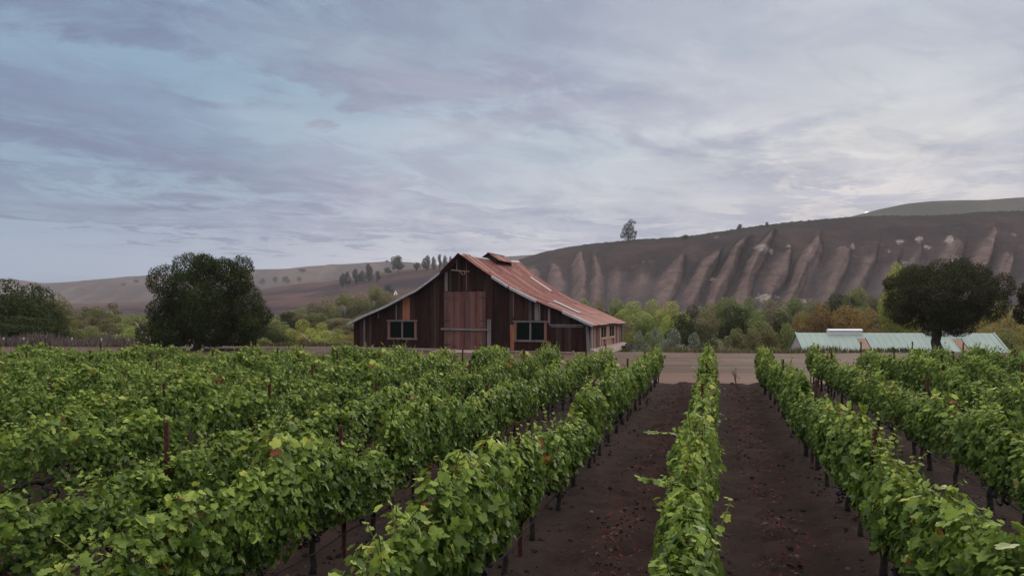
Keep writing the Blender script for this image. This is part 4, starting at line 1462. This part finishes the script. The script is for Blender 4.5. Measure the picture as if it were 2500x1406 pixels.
tag(dl.build('dead_limb', M['pale_bark'], None, True), 'grey broken dead trunk leaning beside the big oak', 'dead limb')

# trees on the hills
HT = [(836, 702, 667, 20), (849, 700, 664, 18), (868, 695, 657, 22), (884, 692, 661, 20), (901, 691, 644, 22), (922, 690, 661, 16)]
for i, (px, yb, yt, wp) in enumerate(HT):
    p = hit(px, yb)
    plant('eucalyptus_tree', 'euc', px, yt, wp, p.y, 'grey eucalyptus, %s from the left in the loose line on the brown slope' % ORD[i + 1], 'tree', 'eucalyptus line on the brown slope', i % 3, p.z)
HT = [(948, 663, 652, 22, 3), (972, 660, 623, 36, 3), (1018, 657, 640, 20, 4), (1041, 656, 624, 30, 0), (1060, 656, 627, 15, 1), (1073, 656, 621, 15, 2), (1088, 656, 624, 18, 0), (1100, 656, 627, 13, 1)]
for i, (px, yb, yt, wp, md) in enumerate(HT):
    p = hit(px, yb + 6)
    plant('eucalyptus_tree', 'euc', px, yt, wp, p.y, 'grey eucalyptus, %s from the left on the crest beside the barn peak' % ORD[i + 1], 'tree', 'eucalyptus trees on the near crest', md, p.z)
p = hit(951, 719)
plant('tree', 'euc', 951, 692, 28, p.y, 'dark bushy tree standing just left of the white tent', 'tree', None, 3, p.z)
for i, (px, yb, yt, wp) in enumerate([(640, 694, 679, 18), (672, 692, 674, 14), (699, 692, 673, 22), (731, 689, 675, 14)]):
    p = hit(px, yb)
    plant('tree', 'euc', px, yt, wp, p.y, 'hazy grey tree, %s from the left in the far row above the valley' % ORD[i + 1], 'tree', 'hazy trees on the far hill', 3 + i % 2, p.z)
for px, yb, yt, wp, lab in ((738, 664, 655, 24, 'long flat thicket high on the far hill, right of the big oak'), (332, 690, 682, 14, 'small round shrub on the far hill left of the big oak'),
                            (302, 698, 690, 16, 'lower small shrub on the far hill left of the big oak'), (1229, 634, 624, 9, 'tiny tree on the far skyline behind the barn ridge'),
                            (945, 642, 635, 12, 'tiny tree on the far skyline left of the tall eucalyptus')):
    p = hit(px, yb)
    if p:
        plant('bush', 'euc', px, yt, wp, p.y, lab, 'bush', None, 4, p.z)

# the lone eucalyptus on the bluff
p = hit(1533, 592)
s = p.y / F
t = empty('eucalyptus_tree', p)
tag(t, 'lone tall ragged eucalyptus on the bluff skyline', 'tree')
LE = [(1541, 538, 6), (1537, 544, 7), (1549, 541, 4), (1530, 551, 9), (1540, 553, 8), (1526, 562, 10), (1535, 564, 11), (1543, 560, 7), (1520, 571, 7), (1531, 574, 11), (1539, 573, 8),
      (1549, 567, 6), (1551, 574, 4), (1517, 576, 4), (1553, 563, 3), (1546, 578, 5)]
lb = [((px - 1533) * s, rt.uniform(-4, 4) * s, (589 - py) * s, r * s, r * s, r * s) for px, py, r in LE]
link('crown', crown_mesh('eucalyptus_crown', lb, 4200, 0.85, M['euc'], 77, 0.5, gaps=0.40), t)
link('trunk', trunk_mesh('eucalyptus_trunk', 9 * s, 1.3 * s, [l[:3] for l in lb[:12:2]], M['bark'], 5), t)
link('stem', MB().tube([(6.5 * s, 0, -1), (6.8 * s, 0, 8 * s), (9 * s, 0, 18 * s), (14 * s, 0, 26 * s)], [0.9 * s, 0.8 * s, 0.5 * s, 0.1 * s], 6).mesh('eucalyptus_stem', M['bark'], True), t)
for px, yb, yt, wp, lab in ((1805, 561, 547, 14, 'small round bush breaking the bluff skyline between eucalyptus and sun'), (1873, 551, 542, 9, 'tiny bush on the bluff skyline nearer the sun'),
                            (1673, 582, 573, 18, 'low flat bush on the bluff skyline right of the lone eucalyptus')):
    p = hit(px, yb)
    if p:
        plant('bush', 'euc', px, yt, wp, p.y, lab, 'bush', None, 3, p.z)

# ------------------------------------------------------------------ wire fence in the dry brush, far left
fn = empty('wire_fence', at(109, 850, 69))
fn.location.z = 0
tag(fn, 'wire fence of dark steel posts with white tops in the dry brush', 'fence')
fb = fn.location.copy()


def fp(px, py, Y=69.0):
    return at(px, py, Y) - fb


for px in (9, 58, 176, 248, 314, 366, 430):
    top_y = 824 if px < 200 else 826
    a, c_ = fp(px, 862), fp(px, top_y)
    po = MB().bar(a, c_, 0.07, 0.07, (0, 1, 0)).build('post', M['dark_steel'], fn)
    MB().bar(fp(px, top_y + 5.5) + Vector((0, -0.02, 0)), c_ + Vector((0, -0.02, 0.02)), 0.09, 0.09, (0, 1, 0)).build('cap', M['white'], po)
for px in (109,):
    MB().tube([fp(px, 862), fp(px, 827)], 0.07, 8).build('corner_post', M['rust_steel'], fn)
    MB().tube([fp(111, 829), fp(143, 857)], 0.05, 6).build('brace', M['rust_steel'], fn)
    MB().tube([fp(36, 820.5), fp(109, 822)], 0.045, 6).build('top_rail', M['rust_steel'], fn)
    MB().tube([fp(36, 862), fp(36, 820)], 0.07, 8).build('corner_post', M['rust_steel'], fn)
for py in (831, 839, 846):
    MB().tube([fp(-40, py - 1), fp(109, py), fp(250, py + 1), fp(430, py + 1)], 0.012, 4).build('wire', M['wire'], fn)
st = MB().tube([at(171, 866, 66), at(171.5, 855, 66), at(173, 851, 66)], [0.16, 0.14, 0.12], 8)
tag(st.build('stump_post', plain('bleached_wood', (0.42, 0.37, 0.34), 0.9)), 'short bleached wooden stump post before the wire fence', 'post')

# ------------------------------------------------------------------ dry brush and weeds (nobody could count them)
def blades(name, pts, hmin, hmax, wd, mat, seed, label=None):
    rng = np.random.default_rng(seed)
    P = np.array(pts)
    n = len(P)
    a = rng.uniform(0, 6.28, n)
    h = (rng.uniform(hmin, hmax, n) * (0.15 + 1.6 * fbm(P[:, 0] * 0.4, P[:, 1] * 0.35, seed, 4)))[:, None]
    side = np.stack([np.cos(a), np.sin(a), 0 * a], 1) * wd * rng.uniform(0.5, 1.2, n)[:, None]
    lean = rng.normal(size=(n, 3)) * np.array([0.22, 0.22, 0]) * h
    top = P + np.array([0, 0, 1.0]) * h + lean
    mid = P + np.array([0, 0, 0.5]) * h + lean * 0.3
    V = np.stack([P - side * 0.5, P + side * 0.5, mid + side, top, mid - side], 1).reshape(-1, 3)
    me = mesh_np(name, V, np.arange(n * 5).reshape(n, 5), mat)
    o = link(name, me)
    tag(o, label, kind='stuff')
    return o


rng = np.random.default_rng(4)
pts = []
for i in range(8500):
    Y = rng.uniform(67.5, 84)
    X = (rng.uniform(-60, 430) - CX) / F * Y
    pts.append((X, Y, 0))
pts = np.array(pts)
pts[:, 2] = ground_z(pts[:, 0], pts[:, 1])
blades('dry_brush', pts, 0.5, 1.45, 0.06, M['brush'], 6)
pts = []
for i in range(5200):
    X = rng.uniform(-26, 36)
    Y = float(yard_edge(np.array(X))) + abs(rng.normal()) * 1.2 + 0.4
    if -19 < X < 13.5 and Y > 50 and X > -16 and X < 11.6:
        continue
    pts.append((X, Y, 0))
pts = np.array(pts)
pts[:, 2] = ground_z(pts[:, 0], pts[:, 1])
blades('weeds', pts, 0.12, 0.6, 0.05, leaf_mat('weed_blade', [(0, (0.08, 0.09, 0.03)), (0.5, (0.14, 0.12, 0.06)), (1, (0.22, 0.17, 0.10))], trans=0.1), 7)

# rubble heap by the barn's rear corner
hp = MB()
rr_ = random.Random(2)
for i in range(26):
    c = at(rr_.uniform(1520, 1552), 852, 66) + Vector((0, rr_.uniform(-1.0, 1.0), 0))
    c.z = rr_.uniform(0.0, 0.28) - 0.05
    s_ = rr_.uniform(0.08, 0.26)
    ang = rr_.uniform(0, 6.28)
    q = []
    for dzz, k_ in ((-0.6, 1), (0.6, 0.7)):
        for j in range(4):
            a = ang + j * math.pi / 2 + rr_.uniform(-.3, .3)
            q.append(c + Vector((math.cos(a) * s_ * k_, math.sin(a) * s_ * k_, dzz * s_)))
    hp.hexa(q)
tag(hp.build('rubble_heap', plain('rubble', (0.10, 0.075, 0.07), 0.95, var=0.5, scale=3)), 'low heap of dark rubble beside the rear corner of the barn', 'rubble')
# ------------------------------------------------------------------ vines
_half = [(0.10, -0.10), (0.34, -0.16), (0.52, 0.02), (0.45, 0.24), (0.58, 0.52), (0.32, 0.62), (0.22, 0.86)]
LEAF = np.array([(0, 0.02)] + _half + [(0, 1.04)] + [(-x, y) for x, y in reversed(_half)])
LEAF3 = np.concatenate([np.array([[0, 0.36, 0.0]]), np.stack([LEAF[:, 0], LEAF[:, 1],
                       -0.45 * LEAF[:, 0] ** 2 - 0.12 * (LEAF[:, 1] - 0.36) ** 2 * np.sign(LEAF[:, 1] - 0.36)], 1)])
NL = len(LEAF)
LFACE = np.array([(0, 1 + i, 1 + (i + 1) % NL) for i in range(NL)])


def vine_leaves(P, nrm, tip, size, tone, rng):
    """lobed leaves: P is the stalk end, nrm the upper face, tip the way the point hangs"""
    n = len(P)
    nrm = nrm / (np.linalg.norm(nrm, axis=1, keepdims=True) + 1e-9)
    tip = tip - nrm * np.sum(tip * nrm, 1, keepdims=True)
    tip = tip / (np.linalg.norm(tip, axis=1, keepdims=True) + 1e-9)
    sd_ = np.cross(tip, nrm)
    T = np.repeat(LEAF3[None], n, 0)
    T = T * (1 + rng.normal(size=T.shape) * 0.08)
    T[:, :, 2] += rng.normal(size=T.shape[:2]) * 0.035
    cup = rng.uniform(-0.5, 2.0, n)[:, None]
    T[:, :, 2] *= cup
    T[:, :, 2] += rng.uniform(-0.25, 0.25, n)[:, None] * T[:, :, 0]
    V = P[:, None, :] + (T[:, :, 0:1] * sd_[:, None] + (T[:, :, 1:2] - 0.1) * tip[:, None] + T[:, :, 2:3] * nrm[:, None]) * size[:, None, None]
    Fc = (LFACE[None] + (np.arange(n) * (NL + 1))[:, None, None]).reshape(-1, 3)
    return V.reshape(-1, 3), Fc, np.repeat(tone, NL + 1)


VS = 1.5      # distance between vines along the row
Z_LO, Z_HI = 0.60, 1.56


def foliage_model(seed, n=820, wild=1.0, red=0):
    rng = np.random.default_rng(seed)
    cen = np.linspace(-VS * 0.5, VS * 0.5, 7) + rng.normal(size=7) * 0.05
    ht = rng.normal(size=7) * 0.13
    ci = rng.integers(0, 7, n)
    a = cen[ci] + rng.normal(size=n) * 0.115                       # along the row, bunched round the canes
    z = Z_LO + (Z_HI - Z_LO) * rng.beta(1.25, 1.05, n)
    topz = Z_HI + ht[ci] + 0.10 * (fbm(a * 3.2 + seed * 5.7, a * 0, seed, 3) - 0.5) * 2
    z = Z_LO + (z - Z_LO) * (topz - Z_LO) / (Z_HI - Z_LO)
    low = fbm(a * 2.0 + seed * 3.1, a * 0 + 5, seed + 2, 3)
    z = np.maximum(z, Z_LO - 0.20 + 0.42 * low + rng.uniform(0, 0.1, n))
    t = (z - Z_LO) / (Z_HI - Z_LO)
    sgn = np.where(rng.random(n) < 0.5, -1.0, 1.0)
    lump = fbm(a * 3.0 + 9 * sgn, z * 2.6 + seed, seed + 5, 3)
    hw = (0.085 + 0.095 * np.sin(np.clip(t, 0, 1) * math.pi) + 0.03 * (1 - t)) * (0.30 + 1.45 * lump)
    x = sgn * hw * (1.12 - 0.70 * rng.random(n) ** 2.0)
    out = np.stack([sgn * 1.0 + rng.normal(size=n) * 0.45, rng.normal(size=n) * 0.55, 0.14 + 0.25 * t + rng.normal(size=n) * 0.32], 1)
    cap = t > 0.88
    out[cap, 2] += 0.6
    tip = np.stack([sgn * 0.25 + rng.normal(size=n) * 0.45, rng.normal(size=n) * 0.7, -0.9 + rng.normal(size=n) * 0.4], 1)
    size = 0.042 + 0.080 * rng.random(n) ** 1.5
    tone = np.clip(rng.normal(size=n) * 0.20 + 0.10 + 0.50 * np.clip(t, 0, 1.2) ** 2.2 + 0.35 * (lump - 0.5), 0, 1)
    P = [np.stack([x, a, z], 1)]
    NR, TP, SZ, TN = [out], [tip], [size], [tone]
    stems = MB()
    # long shoots that break out of the hedge
    rg = random.Random(seed)
    ns = int(rg.randint(11, 15) * wild)
    for q in range(ns):
        y0 = rg.uniform(-VS * 0.5, VS * 0.5)
        p = Vector((rg.uniform(-0.09, 0.09), y0, Z_HI - 0.30))
        d = Vector((rg.gauss(0, 0.16), rg.gauss(0, 0.35), 1.0)).normalized()
        if rg.random() < 0.0:
            p = Vector((rg.choice((-1, 1)) * 0.16, y0, rg.uniform(1.1, 1.55)))
            d = Vector((math.copysign(0.9, p.x), rg.gauss(0, 0.3), 0.45)).normalized()
        ln = rg.uniform(0.26, 0.74)
        k_ = int(ln / 0.055)
        pts_ = [p.copy()]
        for i in range(k_):
            p = p + d * 0.055
            d = (d + Vector((rg.gauss(0, 0.06) + d.x * 0.03, rg.gauss(0, 0.06), -0.040))).normalized()
            pts_.append(p.copy())
            u = i / max(1, k_)
            if i % 1 == 0:
                sd_ = rg.choice((-1, 1))
                lat = Vector((-d.y, d.x, 0.1)) * sd_ + Vector((rg.gauss(0, .3), rg.gauss(0, .3), 0))
                P.append(np.array([p + lat * 0.025]))
                NR.append(np.array([[rg.gauss(0, 0.45) + d.x * 0.4, rg.gauss(0, 0.45) + d.y * 0.4, 0.75]]))
                TP.append(np.array([[lat.x, lat.y, -0.45]]))
                SZ.append(np.array([rg.uniform(0.06, 0.10) * (1.0 - 0.5 * u)]))
                TN.append(np.array([min(0.97, 0.58 + 0.32 * u + rg.gauss(0, 0.08))]))
        stems.tube(pts_, [0.005] * len(pts_), 3, False)
    P, NR, TP, SZ, TN = (np.concatenate(q_) for q_ in (P, NR, TP, SZ, TN))
    V, Fc, tn = vine_leaves(P, NR, TP, SZ, TN, rng)
    mi = np.zeros(len(P), int)
    if red:
        c = np.array([0.1, rng.uniform(-0.4, 0.4), rng.uniform(1.2, 1.6)])
        mi[(np.linalg.norm((P - c) * np.array([0.6, 1, 1]), axis=1) < 0.24) & (rng.random(len(P)) < 0.75)] = 1
    mi[rng.random(len(P)) < 0.0025] = 1
    sq = np.array(stems.f)
    st_ = np.concatenate([sq[:, [0, 1, 2]], sq[:, [0, 2, 3]]]) + len(V)
    V = np.concatenate([V, np.array(stems.v)])
    tn = np.concatenate([tn, np.full(len(stems.v), 0.5)])
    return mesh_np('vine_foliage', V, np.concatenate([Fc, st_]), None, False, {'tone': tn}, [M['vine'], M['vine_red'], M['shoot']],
                   np.concatenate([np.repeat(mi, NL), np.full(len(st_), 2)]))


M['shoot'] = plain('green_shoot', (0.12, 0.11, 0.035), 0.7)
NV = 12
FOL = [foliage_model(200 + i, 1700 if i % 3 else 1300, 1.0 + 0.4 * (i % 2)) for i in range(NV)]
FOL += [foliage_model(260 + i, 560, 0.8) for i in range(3)]           # weak vines that leave gaps in the hedge
NV += 2
FOL_RED = [foliage_model(300 + i, 1150, 1.0, red=1) for i in range(2)]


def trunk_model(seed):
    rg = random.Random(seed)
    m = MB()
    pts_ = [Vector((rg.uniform(-.02, .02), rg.uniform(-.02, .02), -0.06))]
    for i in range(1, 7):
        pts_.append(Vector((pts_[-1].x + rg.uniform(-.022, .022), pts_[-1].y + rg.uniform(-.03, .03), 0.79 * i / 6)))
    m.tube(pts_, [0.052, 0.042, 0.038, 0.036, 0.036, 0.042, 0.036], 7)
    for sg in (-1, 1):
        q = [pts_[-1], pts_[-1] + Vector((0, sg * 0.12, 0.05))]
        for i in range(4):
            q.append(q[-1] + Vector((rg.uniform(-.015, .015), sg * 0.16, rg.uniform(-.015, .015))))
        m.tube(q, [0.034, 0.030, 0.027, 0.024, 0.02, 0.012], 6)
    return m.mesh('vine_trunk', M['vine_bark'], True)


TRK = [trunk_model(i) for i in range(5)]


def grape_model(seed):
    rg = random.Random(seed)
    import bmesh
    bm = bmesh.new()
    for i in range(34):
        t = rg.random()
        r = 0.052 * (1 - t) ** 0.7 + 0.008
        a = rg.uniform(0, 6.28)
        mt = Matrix.Translation((math.cos(a) * r, math.sin(a) * r, -0.18 * t))
        bmesh.ops.create_icosphere(bm, subdivisions=1, radius=0.0115, matrix=mt)
    me = bpy.data.meshes.new('grape_cluster')
    bm.to_mesh(me)
    bm.free()
    me.materials.append(M['grape'])
    me.polygons.foreach_set('use_smooth', [True] * len(me.polygons))
    return me


GRP = [grape_model(i) for i in range(3)]


def row_phrase(k_):
    if k_ == 0:
        return 'in the middle row between the dirt aisles'
    return 'in the %s row %s of the dirt aisles' % (ORD[abs(k_)], 'left' if k_ < 0 else 'right')


def zsoil(X, Y):
    return 0.13


rv = random.Random(31)
vine_count = 0
ROWS = range(-17, 9)
RED_AT = {(1, 9), (-1, 16), (-3, 6), (-6, 9)}


def seen(X, Y, zt=1.9, margin=60):
    px = CX + F * X / Y
    return -margin < px < 2500 + margin and HY - F * (zt - CAM_H) / Y < 1406 + 40


dyv = VS * math.cos(ROW_ANG)
for k_ in ROWS:
    i = 0
    while True:
        Y = Y_END - 0.35 - i * dyv
        i += 1
        if Y < 3.2:
            break
        X = float(row_x(k_, Y))
        marg = 75 + 500 / Y
        if not seen(X, Y, 2.05, marg):
            continue
        v = empty('grapevine', (X + rv.gauss(0, 0.03), Y + rv.gauss(0, 0.05), 0.12), -ROW_ANG + (math.pi if rv.random() < 0.5 else 0) + rv.gauss(0, 0.03))
        v.scale = (rv.uniform(0.85, 1.25), rv.uniform(0.96, 1.06), rv.uniform(0.82, 1.10))
        isred = (k_, i) in RED_AT
        tag(v, ('reddened grapevine, %s from the yard end, %s' if isred else 'green grapevine, %s from the yard end, %s') % (ORD[i], row_phrase(k_)), 'grapevine', 'grapevines trained along the rows')
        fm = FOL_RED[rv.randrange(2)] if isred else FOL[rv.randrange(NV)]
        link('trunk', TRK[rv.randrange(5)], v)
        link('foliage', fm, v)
        if k_ >= -5:
            for g in range(4 if Y < 22 else 2):
                c = link('grape_cluster', GRP[rv.randrange(3)], v)
                c.location = (rv.choice((-1, 1)) * rv.uniform(0.03, 0.17), rv.uniform(-0.6, 0.6), rv.uniform(0.60, 0.76))
                c.scale = (1.35, 1.35, 1.3)
                c.rotation_euler = (0, 0, rv.uniform(0, 6.28))
        vine_count += 1
print('VINES', vine_count)

# the two long shoots that reach into the left aisle, part of the vines they grow from
def long_shoot(px, py, k_, reach, lab):
    rg = random.Random(px)
    best, bd = None, 1e9
    for o in bpy.data.objects:
        if o.name.split('.')[0] == 'grapevine' and ('middle row' in o['label']):
            a = at(px, py, o.location.y)
            d_ = abs(a.z - 1.62)
            if d_ < bd:
                best, bd = o, d_
    if best is None:
        return
    P, NR, TP, SZ, TN = [], [], [], [], []
    p = Vector((0.0, 0.1, 1.55))
    inv = (Matrix.Rotation(-best.rotation_euler.z, 3, 'Z') @ Vector((-1, -0.25, 0.15))).normalized()
    d = inv.copy()
    pts_ = [p.copy()]
    k2 = int(reach / 0.06)
    for i in range(k2):
        p = p + d * 0.06
        d = (d + Vector((rg.gauss(0, .05), rg.gauss(0, .05), -0.035 if i > 4 else 0.02))).normalized()
        pts_.append(p.copy())
        u = i / k2
        for sd_ in (-1, 1):
            lat = Vector((-d.y, d.x, 0)) * sd_
            P.append(p + lat * 0.03)
            NR.append((rg.gauss(0, .35), rg.gauss(0, .35) , 0.9))
            TP.append(tuple(lat + d * 0.5 + Vector((0, 0, -0.5))))
            SZ.append(rg.uniform(0.09, 0.13) * (1.05 - 0.55 * u))
            TN.append(min(0.95, 0.55 + 0.3 * u + rg.gauss(0, .06)))
    rng_ = np.random.default_rng(px)
    V, Fc, tn = vine_leaves(np.array(P), np.array(NR), np.array(TP), np.array(SZ), np.array(TN), rng_)
    o = link('long_shoot', mesh_np('long_shoot', V, Fc, None, False, {'tone': tn}, [M['vine'], M['vine_red']]), best)
    o['label'] = lab
    MB().tube(pts_, [0.008] * len(pts_), 4, False).build('stem', M['shoot'], o)


long_shoot(1680, 1035, 0, 0.85, 'long leafy shoot reaching out over the left dirt aisle')
long_shoot(1660, 1235, 0, 0.55, 'nearer leafy shoot reaching out over the left dirt aisle')

# steel posts, one every four vines
postm = MB()
postm.hexa([(-0.027, -0.005, -0.1), (0.027, -0.005, -0.1), (0.027, 0.03, -0.1), (-0.027, 0.03, -0.1), (-0.027, -0.005, 1.90), (0.027, -0.005, 1.90), (0.027, 0.03, 1.90), (-0.027, 0.03, 1.90)])
post_me = postm.mesh('trellis_post', M['rust_steel'])
for k_ in ROWS:
    j = 0
    q = 0
    while True:
        Y = Y_END + 0.35 - q * dyv * 4
        if Y < 3.2:
            break
        q += 1
        j += 1
        X = float(row_x(k_, Y))
        if not seen(X, Y, 2.0, 30):
            continue
        o = link('trellis_post', post_me)
        o.location = (X, Y, 0.12)
        o.rotation_euler = (rv.gauss(0, 0.02), rv.gauss(0, 0.03), rv.uniform(-0.3, 0.3))
        o.scale = (1, 1, rv.uniform(0.92, 1.03))
        tag(o, 'rusty post, %s from the yard end, %s' % (ORD[j], row_phrase(k_)), 'post', 'steel trellis posts')

# drip hose hung under the vines, and the trellis wires
for k_ in range(-5, 5):
    pts_, w1, w2 = [], [], []
    Y = Y_END + 0.35
    i = 0
    while Y > 3.0:
        X = float(row_x(k_, Y))
        pts_.append((X + 0.05, Y, 0.50 - 0.03 * (i % 2)))
        w1.append((X, Y, 0.91 - 0.01 * (i % 2)))
        w2.append((X - 0.03, Y, 1.55 - 0.012 * (i % 2)))
        Y -= dyv / 2
        i += 1
    o = MB().tube(pts_, 0.011, 5).build('drip_hose', M['hose'])
    tag(o, 'black drip hose hung low %s' % row_phrase(k_).replace('in the', 'along the'), 'hose', 'drip hoses under the rows')
    t = empty('trellis_wires', pts_[0])
    tag(t, 'trellis wires strung %s' % row_phrase(k_).replace('in the', 'along the'), 'wire', 'trellis wires of the rows')
    for wp in (w1, w2):
        MB().tube([Vector(a) - t.location for a in wp], 0.0028, 4).build('wire', M['wire'], t)

# ------------------------------------------------------------------ litter on the soil
SOIL = bvh_of(('vineyard_soil',))


def soil_z(X, Y):
    p_, n_, i_, d_ = SOIL.ray_cast(Vector((X, Y, 3)), Vector((0, 0, -1)))
    return p_.z if p_ else None


rng = np.random.default_rng(9)
P = []
for i in range(12000):
    Y = 5 + 27 * rng.random() ** 1.6
    k_ = rng.integers(-4, 4)
    c = 0.5 + (rng.normal() * 0.10 if rng.random() < 0.75 else rng.uniform(-0.42, 0.42))
    X = ROW_SLOPE * Y + CAM_H * (R0 + RS * (k_ + c))
    if vnoise(np.array(X * 1.4), np.array(Y * 1.1), 5) < 0.42:
        continue
    z = soil_z(X, Y)
    if z is not None:
        P.append((X, Y, z + 0.012))
P = np.array(P)
nr = np.stack([rng.normal(size=len(P)) * 0.5, rng.normal(size=len(P)) * 0.5, np.ones(len(P))], 1)
tp = rng.normal(size=(len(P), 3))
V, Fc, tn = vine_leaves(P, nr, tp, rng.uniform(0.02, 0.06, len(P)), np.zeros(len(P)), rng)
fl = link('fallen_leaves', mesh_np('fallen_leaves', V, Fc, leaf_mat('fallen_leaf', [(0, (0.07, 0.014, 0.016)), (0.4, (0.12, 0.022, 0.020)), (0.7, (0.07, 0.035, 0.028)), (1, (0.12, 0.07, 0.05))], trans=0.05, rough=0.8)))
tag(fl, kind='stuff')
V, Fs = [], []
rs = random.Random(6)
for i in range(5200):
    Y = 5 + 26 * rs.random() ** 1.5
    k_ = rs.randrange(-4, 4)
    c = rs.choice((rs.gauss(0.0, 0.12), rs.uniform(-0.5, 0.5), rs.gauss(0.5, 0.08)))
    X = ROW_SLOPE * Y + CAM_H * (R0 + RS * (k_ + c))
    z = soil_z(X, Y)
    if z is None:
        continue
    s_ = rs.choice((0.014, 0.02, 0.028, 0.042)) * rs.uniform(0.7, 1.3)
    b0 = len(V)
    for zz, kq in ((-0.3, 1.0), (0.35, 0.95), (0.75, 0.5)):
        for j in range(5):
            a = j * 1.2566 + rs.uniform(-.3, .3)
            V.append((X + math.cos(a) * s_ * kq * rs.uniform(.8, 1.2), Y + math.sin(a) * s_ * kq * rs.uniform(.8, 1.2), z + zz * s_))
    for l_ in range(2):
        for j in range(5):
            j2 = (j + 1) % 5
            Fs.append((b0 + l_ * 5 + j, b0 + l_ * 5 + j2, b0 + (l_ + 1) * 5 + j2, b0 + (l_ + 1) * 5 + j))
    Fs.append((b0 + 10, b0 + 11, b0 + 12, b0 + 13))
m_st, n_, b_, o_ = material('stones_and_clods')
n_.put(b_.inputs['Base Color'], n_.ramp(island(n_), [(0, (0.018, 0.013, 0.012)), (0.6, (0.040, 0.027, 0.025)), (0.9, (0.068, 0.050, 0.046)), (1, (0.15, 0.125, 0.115))]))
tag(link('stones', mesh_np('stones', V, Fs, m_st)), kind='stuff')

# dry weed at the end of the right aisle, and the dead tuft by the left row
def weed(px, py, Y, h, lab, seed, mt):
    rg = random.Random(seed)
    X = (px - CX) / F * Y
    m = MB()
    for i in range(13):
        a, q = rg.uniform(0, 6.28), rg.uniform(0.1, 1)
        hh = h * rg.uniform(0.4, 1)
        e = Vector((math.cos(a) * q * h * 0.42, math.sin(a) * q * h * 0.42, hh))
        m.tube([(0, 0, -0.05), e * 0.5 + Vector((0, 0, hh * 0.12)), e], [0.006, 0.005, 0.002], 3, False)
        for j in range(3):
            f_ = e * rg.uniform(0.45, 1)
            m.tube([f_, f_ + Vector((rg.uniform(-.1, .1), rg.uniform(-.1, .1), rg.uniform(0.02, .12)))], [0.010, 0.004], 3, False)
    o = m.build('weed', mt)
    z = soil_z(X, Y)
    o.location = (X, Y, z if z is not None else 0)
    tag(o, lab, 'weed')


M['dry_weed'] = plain('dry_weed', (0.17, 0.12, 0.075), 0.9)
weed(1796, 945, 32.0, 0.85, 'tall thin dry weed at the yard end of the right dirt aisle', 3, M['dry_weed'])
weed(1580, 1008, 24.0, 0.35, 'pale dead tuft in the left dirt aisle under the hose', 4, M['dry_weed'])
# ------------------------------------------------------------------ evening haze in the valley
hz = bpy.data.materials.new('haze')
hz.use_nodes = True
hz.node_tree.nodes.clear()
nh = NT(hz.node_tree)
oh = nh.node('ShaderNodeOutputMaterial')
pv = nh.node('ShaderNodeVolumePrincipled')
pv.inputs['Color'].default_value = (0.86, 0.84, 0.90, 1)
pv.inputs['Density'].default_value = 0.00013
pv.inputs['Anisotropy'].default_value = 0.25
nh.l.new(pv.outputs[0], oh.inputs['Volume'])
hb = MB().box(-3600, 3600, -60, 3300, -40, 275)
ho = hb.build('haze', hz)
tag(ho, kind='stuff')
